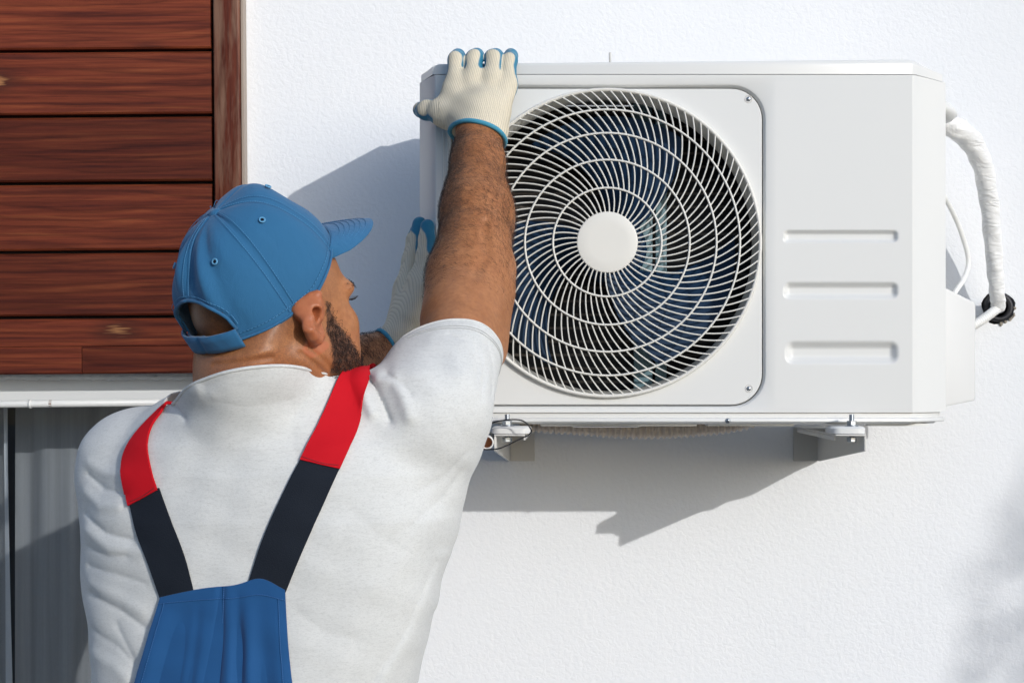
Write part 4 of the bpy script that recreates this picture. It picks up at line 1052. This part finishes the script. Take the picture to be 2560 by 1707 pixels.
# ---- cap
SEAMS = [0, 55, 108, 180, 252, 305]
def crown(phi, t, lift=0.0):
    """phi in degrees from the front towards his right; t = 0 rim, 1 button"""
    a = math.radians(phi); fr = .5+.5*math.cos(a); n_ = 2.1+.35*fr**1.5
    u = t*math.pi/2; rho = max(math.cos(u), 0)**(2/n_); hh = max(math.sin(u), 0)**(2/n_)
    L = CL*(1-.05*max(0, math.cos(a))); wq = CW*(1-.075*math.exp(-((phi-98)/26.)**2)*(1-t)**2)
    h = CH*hh-.014*math.sin(a)**2*(1-t)**2-.004+(.009*max(0, math.cos(a))+.024*math.sin(a)**2*max(0, math.cos(a)))*(1-t)**2
    # panel puff between seams, gathers at the seams, soft dents
    sd = min(abs((phi-s+180) % 360-180) for s in SEAMS); puff = .0016*min(1, sd/14.)-.0011*math.exp(-(sd/1.8)**2)
    back = max(0, -math.cos(a-.35)); puff += (.0030*math.sin(a*7+t*5)*math.sin(t*math.pi)+.002*math.sin(a*11-t*9+1))*back*math.sin(math.pi*min(1, t*1.15))
    aph = (phi+180) % 360-180
    puff += .0105*math.exp(-(aph/46.)**2)*math.exp(-((t-.70)/.17)**2)-.0035*math.exp(-(aph/60.)**2)*math.exp(-((t-.35)/.16)**2)
    puff += back*(.0034*math.exp(-((phi-152-14*t)/5.)**2)-.0042*math.exp(-((phi-142-10*t)/5.5)**2)+.003*math.exp(-((phi-129-4*t)/6.)**2)-.0025*math.exp(-((phi-118)/5.)**2))*math.sin(math.pi*min(1, t*1.1+.05))
    puff += lift
    side = (1+puff/.1)
    return CO+CF*(L*math.cos(a)*rho*side)+np.asarray(HRt, float)*(wq*math.sin(a)*rho*side)+CU*(h+puff*hh)
NP_, NT_ = 180, 44; cv = []; cq = []
for j in range(NT_+1):
    for i in range(NP_): cv.append(crown(i*360/NP_, j/NT_*.995))
def cut(phi, t):
    d = abs((phi+180) % 360-180); d = 180-d            # angle from the back
    return d < 33 and .075 < t < .075+.25*math.sqrt(max(0, 1-(d/33)**2))
for j in range(NT_):
    for i in range(NP_):
        if cut((i+.5)*360/NP_, (j+.5)/NT_): continue
        cq.append((j*NP_+i, j*NP_+(i+1) % NP_, (j+1)*NP_+(i+1) % NP_, (j+1)*NP_+i))
capo = link('cap', mesh_np('cap', cv, cq), M_CAP, person); md = capo.modifiers.new('thickness', 'SOLIDIFY'); md.thickness = .0022; md.offset = 1
# piping round the opening, rim band
arc = [crown(180+d, .075+.25*math.sqrt(max(0, 1-(d/33)**2)), .0015) for d in np.linspace(-33, 33, 40)]; tube('opening_binding', arc, .0021, M_CAP, capo, 8)
rim = [crown(p_, .012, .0012) for p_ in np.linspace(0, 360, 120, endpoint=False)]; tube('rim_binding', rim, .0016, M_CAP, capo, 8, True)
# adjuster strap across the back
vv = []
for d in np.linspace(-37, 33, 40):
    for t in (-.035, .0, .04, .085): vv.append(crown(180-d, max(t, .0), .0038 if d > -36 else .0032)+CU*(min(t, 0)*.117*1.3))
so_ = link('adjuster_strap', mesh_np('adjuster_strap', vv, [(i*4+j, i*4+j+1, i*4+j+5, i*4+j+4) for i in range(39) for j in range(3)]), M_CAP, capo); so_.modifiers.new('t', 'SOLIDIFY').thickness = .0028
# button
btn = crown(0, .999); v, q = lathe_np([(.0001, .0052), (.004, .0048), (.0072, .0028), (.0082, 0)], 20, btn, CF, HRt, CU); link('cap_button', mesh_np('cap_button', v, q), M_CAP, capo)
# stitched rows and eyelets
def stitch(fn, name, n_, parent, r=.00042, skip=2):
    pts = [np.array(fn(x)) for x in np.linspace(0, 1, n_)]; vs, qs = [], []
    for i in range(0, n_-skip, skip+1):
        v, q, t = tube_np(pts[i:i+skip+1], r, 4, cap=False); qs += [tuple(a+len(vs) for a in f) for f in q]; vs += v.tolist()
    tag(link(name, mesh_np(name, vs, qs), M_CAPST, parent), kind='stuff')
for s in SEAMS[1:]:
    for off in (-2.6, 2.6):
        t0 = .36 if s == 180 else .03
        stitch(lambda x, s=s, o=off, t0=t0: crown(s+o*(1+2*x*x), t0+(.93-t0)*x, .0026), 'seam_stitches', 150, capo)
for d in (.0,):
    stitch(lambda x: crown(360*x, .05, .0026), 'rim_stitches', 420, capo)
    stitch(lambda x: crown(180-36+72*x, .105+.25*math.sqrt(max(0, 1-((-36+72*x)/36)**2)), .0026), 'opening_stitches', 120, capo)
M_EYELET = Mat('eyelet_thread', (.10, .30, .50), .8).m
for ph_, t in ((82, .56), (141, .52), (278, .56), (219, .52), (27, .60), (-27, .60)):
    o = crown(ph_, t, .0026); du = crown(ph_+2, t, .0026)-o; dt = crown(ph_, t+.02, .0026)-o; du /= np.linalg.norm(du); nn = np.cross(du, dt); nn /= np.linalg.norm(nn); dt = np.cross(nn, du)
    if nn@(o-CO) < 0: nn = -nn
    e_ = tube('eyelet', [o+(du*math.cos(a)+dt*math.sin(a))*.0030 for a in np.linspace(0, 2*math.pi, 20, endpoint=False)], .0011, M_EYELET, capo, 6, True)
    link('eyelet_hole', mesh_np('eyelet_hole', *lathe_np([(.0001, .0003), (.0024, .0003)], 12, o, du, dt, nn)), M_DARK, e_)
# brim
BP = math.radians(15); BF = np.array([math.cos(BP)*math.cos(A_), math.cos(BP)*math.sin(A_), math.sin(BP)]); BU = np.cross(HRt, BF)
nb_, mb_ = 40, 16; vv = []
def brim_pt(f, g, lift=0.0):
    phi = -55+110*f; a = crown(phi, .03); s = 2*f-1
    ln = .080*math.sqrt(max(0, 1-abs(s)**2.6)); droop = -.008*s*s*g-.004*g*g
    return a+BF*ln*g+BU*(droop*(1 if abs(s) < 1 else 1)+lift)
for j in range(mb_+1):
    for i in range(nb_+1): vv.append(brim_pt(i/nb_, j/mb_))
brim = link('brim', mesh_np('brim', vv, [(j*(nb_+1)+i, j*(nb_+1)+i+1, (j+1)*(nb_+1)+i+1, (j+1)*(nb_+1)+i) for j in range(mb_) for i in range(nb_)]), M_CAP, capo); md = brim.modifiers.new('t', 'SOLIDIFY'); md.thickness = .0032; md.offset = 0
for g in (.25, .37, .49, .61, .73, .85):
    for lf in (.0021, -.0021):
        vs = [np.array(brim_pt(.5+(x-.5)*.92*(1-(1-g)*.2), g*(1-.0*abs(x-.5)), lf)) for x in np.linspace(0, 1, 130)]; V2, Q2 = [], []
        for i in range(0, 128, 3):
            v, q, t = tube_np(vs[i:i+3], .0004, 4, cap=False); Q2 += [tuple(a+len(V2) for a in f) for f in q]; V2 += v.tolist()
        tag(link('brim_stitches', mesh_np('brim_stitches', V2, Q2), M_CAPST, brim), kind='stuff')

# ---- gloves
def glove(name, fn, lo, hi, latex, rib, label):
    v, q = mesh_sdf(fn, lo, hi, .0016); me = mesh_np(name, v, q); n_ = normals_of(me)
    attr(me, 'latex', latex(v, n_)); attr(me, 'rib', rib(v, n_)); o = link(name, me, M_GLOVE, person); o['label'] = label; return o
# right hand: back of the hand to the camera, fingers hooked over the lid
MC = [P(1139, 208, 2.402), P(1182, 196, 2.402), P(1229, 199, 2.402), P(1268, 214, 2.402)]
PI = [P(1141, 150, 2.420), P(1186, 146, 2.420), P(1235, 146, 2.420), P(1274, 153, 2.422)]
FR_ = [.0122, .0128, .0134, .0118]
zl = ZLID
def fing(i):
    p1, p2 = MC[i], PI[i]; top = np.array([p2[0]+.001, UF+.004, zl+.0050], np.float32); tip = np.array([p2[0]+.002, UF+.030, zl+.0060], np.float32)
    return [p1, p2, top, tip], [FR_[i]*1.08, FR_[i], FR_[i]*.80, .0085]
def glove_r(p):
    d = None
    for i in range(4):
        a, r = fing(i); e = chain(p, a, r, .006); d = e if d is None else smin(d, e, .0035)
    wr = P(1200, 318, 2.355)
    for i in range(4):
        c0 = wr+(MC[i]-wr)*.0+np.array([(i-1.5)*.011, 0, 0], np.float32); d = smin(d, cap_(p, c0, MC[i], .0225, .0145), .012)
    th = [P(1150, 300, 2.372), P(1100, 281, 2.392), P(1068, 276, 2.408), P(1052, 274, 2.425)]
    d = smin(d, chain(p, th, [.020, .0152, .0132, .0122], .01), .018)
    d = smin(d, cap_(p, P(1125, 240, 2.395), P(1120, 285, 2.385), .010, .014), .025)
    # cuff
    ax = (WRR-ELR)/np.linalg.norm(WRR-ELR); d = smin(d, cap_(p, P(1198, 352, 2.335), P(1202, 285, 2.365), .0395, .033), .02)
    cutn = ax*np.array([1, 1, 1]); cutn = np.array([.25, .35, .88], np.float32); cutn /= np.linalg.norm(cutn)
    cc = P(1200, 310, 2.31)
    d = np.maximum(d, -((p-cc)@cutn)); x, y, z = p.T
    d = d+.0007*np.sin(x*140+z*60)*np.sin(z*120)
    return np.maximum(d, np.where((z > zl-.03) & (z < zl+.02) & (y > UF-.003), (zl-.0012)-z, -1))
def lat_r(v, n_):
    vb = np.array([-.10, -.97, .20]); k_ = n_@(vb/np.linalg.norm(vb)); zz = v[:, 2]; zk = float(MC[1][2])
    th = np.interp(zz, [zk-.06, zk-.028, zk-.004, zk+.02, zk+.05], [-.35, 0, .36, .70, .76]); thumb = v[:, 0] < float(P(1085, 260, 2.4)[0])
    th = np.where(thumb, .60, th); return np.clip((th-k_)/.12, 0, 1)
glr = glove('glove', glove_r, (-.28, -.58, 1.93), (-.07, -.37, 2.14), lat_r, lambda v, n_: (v[:, 0]*(1+1.2*(v[:, 2]-2.0))+.15*np.where(v[:, 0] < -.21, v[:, 2]*1.5, 0))*112, 'right glove hooked over the top of the unit')
# blue cuff rim: boundary ring of the glove at its cut
def cuff_ring(name, cen, nrm, fn, r, parent, n=72):
    nrm = np.asarray(nrm, float); nrm /= np.linalg.norm(nrm); u = np.cross(nrm, (0, 1, 0)); u /= np.linalg.norm(u); w_ = np.cross(nrm, u); out = []
    for t in np.linspace(0, 2*math.pi, n, endpoint=False):
        dr = u*math.cos(t)+w_*math.sin(t); s = np.linspace(.0, .09, 180); pts = (cen+s[:, None]*dr).astype(np.float32); dd = fn(pts+np.asarray(nrm*.0035, np.float32)); neg = np.where(dd < 0)[0]
        out.append(pts[neg[-1]] if len(neg) else cen)
    o = np.array(out, float)
    for _ in range(3): o = (o+np.roll(o, 1, 0)+np.roll(o, -1, 0))/3
    return tube(name, o, r, M_CUFF, parent, 8, True)
cn = np.array([.25, .35, .88]); cuff_ring('cuff', P(1200, 330, 2.345)+cn/np.linalg.norm(cn)*float((P(1200, 310, 2.31)-P(1200, 330, 2.345))@(cn/np.linalg.norm(cn))), cn, glove_r, .0035, glr)
# left hand on the side of the unit
def chamf(z_y):            # surface point of the left chamfer at depth y
    f = (z_y-UF)/CD; return FXL+(XL-FXL)*f
IDX = [P(1046, 705, 2.412), P(1062, 640, 2.424), P(1067, 598, 2.432), P(1069, 566, 2.438)]
MID = [P(1018, 712, 2.440), P(1034, 640, 2.452), P(1043, 595, 2.462), P(1049, 560, 2.468)]
RNG_ = [P(1012, 722, 2.466), P(1026, 650, 2.482), P(1036, 600, 2.490), P(1042, 578, 2.495)]
PNK = [P(1010, 735, 2.490), P(1022, 670, 2.506), P(1032, 632, 2.514), P(1036, 612, 2.518)]
def glove_l(p):
    d = None
    for F_, r in ((IDX, .0126), (MID, .0130), (RNG_, .0126), (PNK, .0112)):
        e = chain(p, F_, [r*1.12, r, r*.95, r*.86], .006); d = e if d is None else smin(d, e, .0035)
    wr = P(1006, 845, 2.405)
    for F_ in (IDX, MID, RNG_, PNK): d = smin(d, cap_(p, wr, F_[0], .0235, .0160), .014)
    d = smin(d, chain(p, [P(1035, 790, 2.395), P(1068, 715, 2.395), P(1100, 668, 2.412), P(1120, 630, 2.425)], [.019, .0150, .0132, .0115], .008), .016)
    d = smin(d, cap_(p, wr, P(968, 878, 2.395), .0270, .0315), .014)
    cc = P(968, 872, 2.395); nn = np.array(CUL, np.float32)
    return np.maximum(d, -((p-cc)@nn))
CUL = np.array([.80, .42, .42]); CUL /= np.linalg.norm(CUL)
def lat_l(v, n_):
    pd = np.array([.86, .30, .05]); k_ = n_@(pd/np.linalg.norm(pd)); zt_ = float(IDX[3][2]); zz = v[:, 2]
    th = np.interp(zz, [zt_-.11, zt_-.07, zt_-.035, zt_-.012, zt_], [.40, .12, -.08, -.45, -1.2]); th = np.where(v[:, 0] > float(P(1078, 700, 2.4)[0]), -.2, th); th = np.where(zz < zt_-.10, 1.2, th)
    return np.clip((k_-th)/.12, 0, 1)
gll = glove('glove', glove_l, (-.36, -.53, 1.60), (-.18, -.32, 1.87), lat_l, lambda v, n_: (v[:, 0]-.12*(v[:, 2]-1.7)+v[:, 1]*.6)*112, 'left glove pressed on the side of the unit')
cuff_ring('cuff', P(968, 872, 2.395), CUL, glove_l, .0036, gll)

# ---- hair strands
def strands(name, me, mask, count, length, curl, width, mat, seed, flow, mat_parent=None):
    r = np.random.default_rng(seed); vv = verts_of(me); nn = normals_of(me); w_ = np.maximum(mask, 0); w_ = w_/w_.sum()
    ids = r.choice(len(vv), count, p=w_); base_ = vv[ids]+r.normal(0, .0008, (count, 3)); nr = nn[ids]
    dr = flow[None]+r.normal(0, .45, (count, 3)); dr -= nr*np.einsum('ij,ij->i', dr, nr)[:, None]; dr /= np.linalg.norm(dr, axis=1)[:, None]
    side = np.cross(dr, nr); ln = length*r.uniform(.5, 1.2, count); cu = curl*r.normal(0, 1, count); seg = 5; P_ = []
    for k_ in range(seg):
        f = k_/(seg-1); P_.append(base_+dr*(ln*f)[:, None]+nr*(ln*(.48*f-.22*f*f)-.0004)[:, None]+side*(cu*ln*np.sin(f*3.0))[:, None]+nr*(curl*.35*ln*np.sin(f*5+cu))[:, None])
    v = []; ww = [1, 1, .85, .6, .15]
    wd = np.cross(dr, np.array([0, 1., .1])); wd /= np.linalg.norm(wd, axis=1)[:, None]+1e-9
    for k_ in range(seg): v.append(P_[k_]-wd*width*ww[k_]); v.append(P_[k_]+wd*width*ww[k_])
    v = np.stack(v, 1).reshape(-1, 3); b = np.arange(count)[:, None]*seg*2; q = []
    for k_ in range(seg-1): q.append(np.concatenate([b+2*k_, b+2*k_+1, b+2*k_+3, b+2*k_+2], 1))
    return tag(link(name, mesh_np(name, v, np.concatenate(q)), mat, person), kind='stuff')
bvv = verts_of(bme)
strands('beard', bme, bv_beard, 12000, .0085, .55, .00022, M_HAIR, 1, -HU*.9+HF*.25)
def armmask(el, wr, t0, t1):
    ax = wr-el; t = ((bvv-el)@ax)/float(ax@ax); dist = norm(bvv-el-t[:, None]*ax); return ((t > t0) & (t < t1) & (dist < .085))*np.interp(t, [t0, t0+.3, .35, .6, t1], [0, .30, .85, 1, .85])
mr = armmask(ELR, WRR, -.32, .93); mr = mr*np.where(bvv[:, 0] < float(P(1170, 500, 2.3)[0]), 1.5, .7)
strands('arm_hair', bme, mr, 22000, .0105, .45, .00007, M_ARMHAIR, 2, np.array([-.55, -.1, .45]))
strands('arm_hair', bme, armmask(ELL, WRL, .15, .93), 3500, .012, .35, .00015, M_ARMHAIR, 3, np.array([-.2, -.3, .6]))
# brow and lashes
for s in (1, -1):
    m_ = np.exp(-((f_-.084)/.012)**2-((u_-.025)/.0035)**2-((r_-s*.036)/.018)**2)*near
    strands('eyebrow', bme, m_, 150, .0050, .2, .00018, M_HAIR, 5, HF*.2+HRt*s*.9)
    ec = hd(.066, s*.033, .000); bm = bmesh.new(); bmesh.ops.create_uvsphere(bm, u_segments=20, v_segments=12, radius=.0125)
    for vv in bm.verts: vv.co += V(ec)
    eye = link('eye', mesh_bm('eye', bm, True), M_EYE, person)
    vs, qs = [], []
    for i in range(14):
        a = (i/13-.5)*1.5; o = hd(.079+.0130*math.cos(a), s*(.033+.0135*math.sin(a)), .004); dr = HF*math.cos(a)+HRt*s*math.sin(a)
        v, q, t = tube_np([o, o+dr*.005+HU*.001, o+dr*.009+HU*.004], [.0004, .0003, .0001], 4); qs += [tuple(x+len(vs) for x in f) for f in q]; vs += v.tolist()
    tag(link('eyelashes', mesh_np('eyelashes', vs, qs), M_HAIR, eye), kind='stuff')

# ---- unseen cypress added behind the camera to cast shade on the wall's far right
TX, TY = 4.51, -4.3
tree = empty('added_shade_tree', (TX, TY, 0)); tag(tree, 'unseen slim cypress tree added to shade the far right of the wall', 'tree')
M_BARK = paint('bark', (.10, .075, .055), .9, .2, .3).m; M_LEAF = paint('leaf', (.05, .10, .03), .6, .3, .3).m
tp = spline([(TX, TY, 0), (TX+.01, TY+.02, .8), (TX-.02, TY, 1.6), (TX, TY, 3.5)], 20); tube('trunk', tp, np.linspace(.05, .012, 20), M_BARK, tree, 10)
for i in range(12):
    a = i*2.4; z = .6+.17*i; o = np.array([TX, TY, z]); tube('limb', spline([o, o+np.array([math.cos(a)*.18, math.sin(a)*.18, .15]), o+np.array([math.cos(a)*.36, math.sin(a)*.36, .34])], 8), np.linspace(.012, .003, 8), M_BARK, tree, 6)
n_ = 15000; zz = RNG.uniform(.35, 3.65, n_); an = RNG.uniform(0, 2*math.pi, n_); rr = .50*np.sqrt(RNG.uniform(0, 1, n_))**.8*np.clip((3.75-zz)/.7, 0, 1)**.6
cen = np.stack([TX+rr*np.cos(an), TY+rr*np.sin(an), zz], 1); a1 = RNG.normal(0, 1, (n_, 3)); a1[:, 2] += 1.2; a1 /= np.linalg.norm(a1, axis=1)[:, None]; a2 = np.cross(a1, RNG.normal(0, 1, (n_, 3))); a2 /= np.linalg.norm(a2, axis=1)[:, None]
v = np.stack([cen-a1*.028, cen+a2*.007, cen+a1*.028, cen-a2*.007], 1).reshape(-1, 3); link('crown', mesh_np('crown', v, np.arange(n_*4).reshape(-1, 4), smooth=False), M_LEAF, tree)
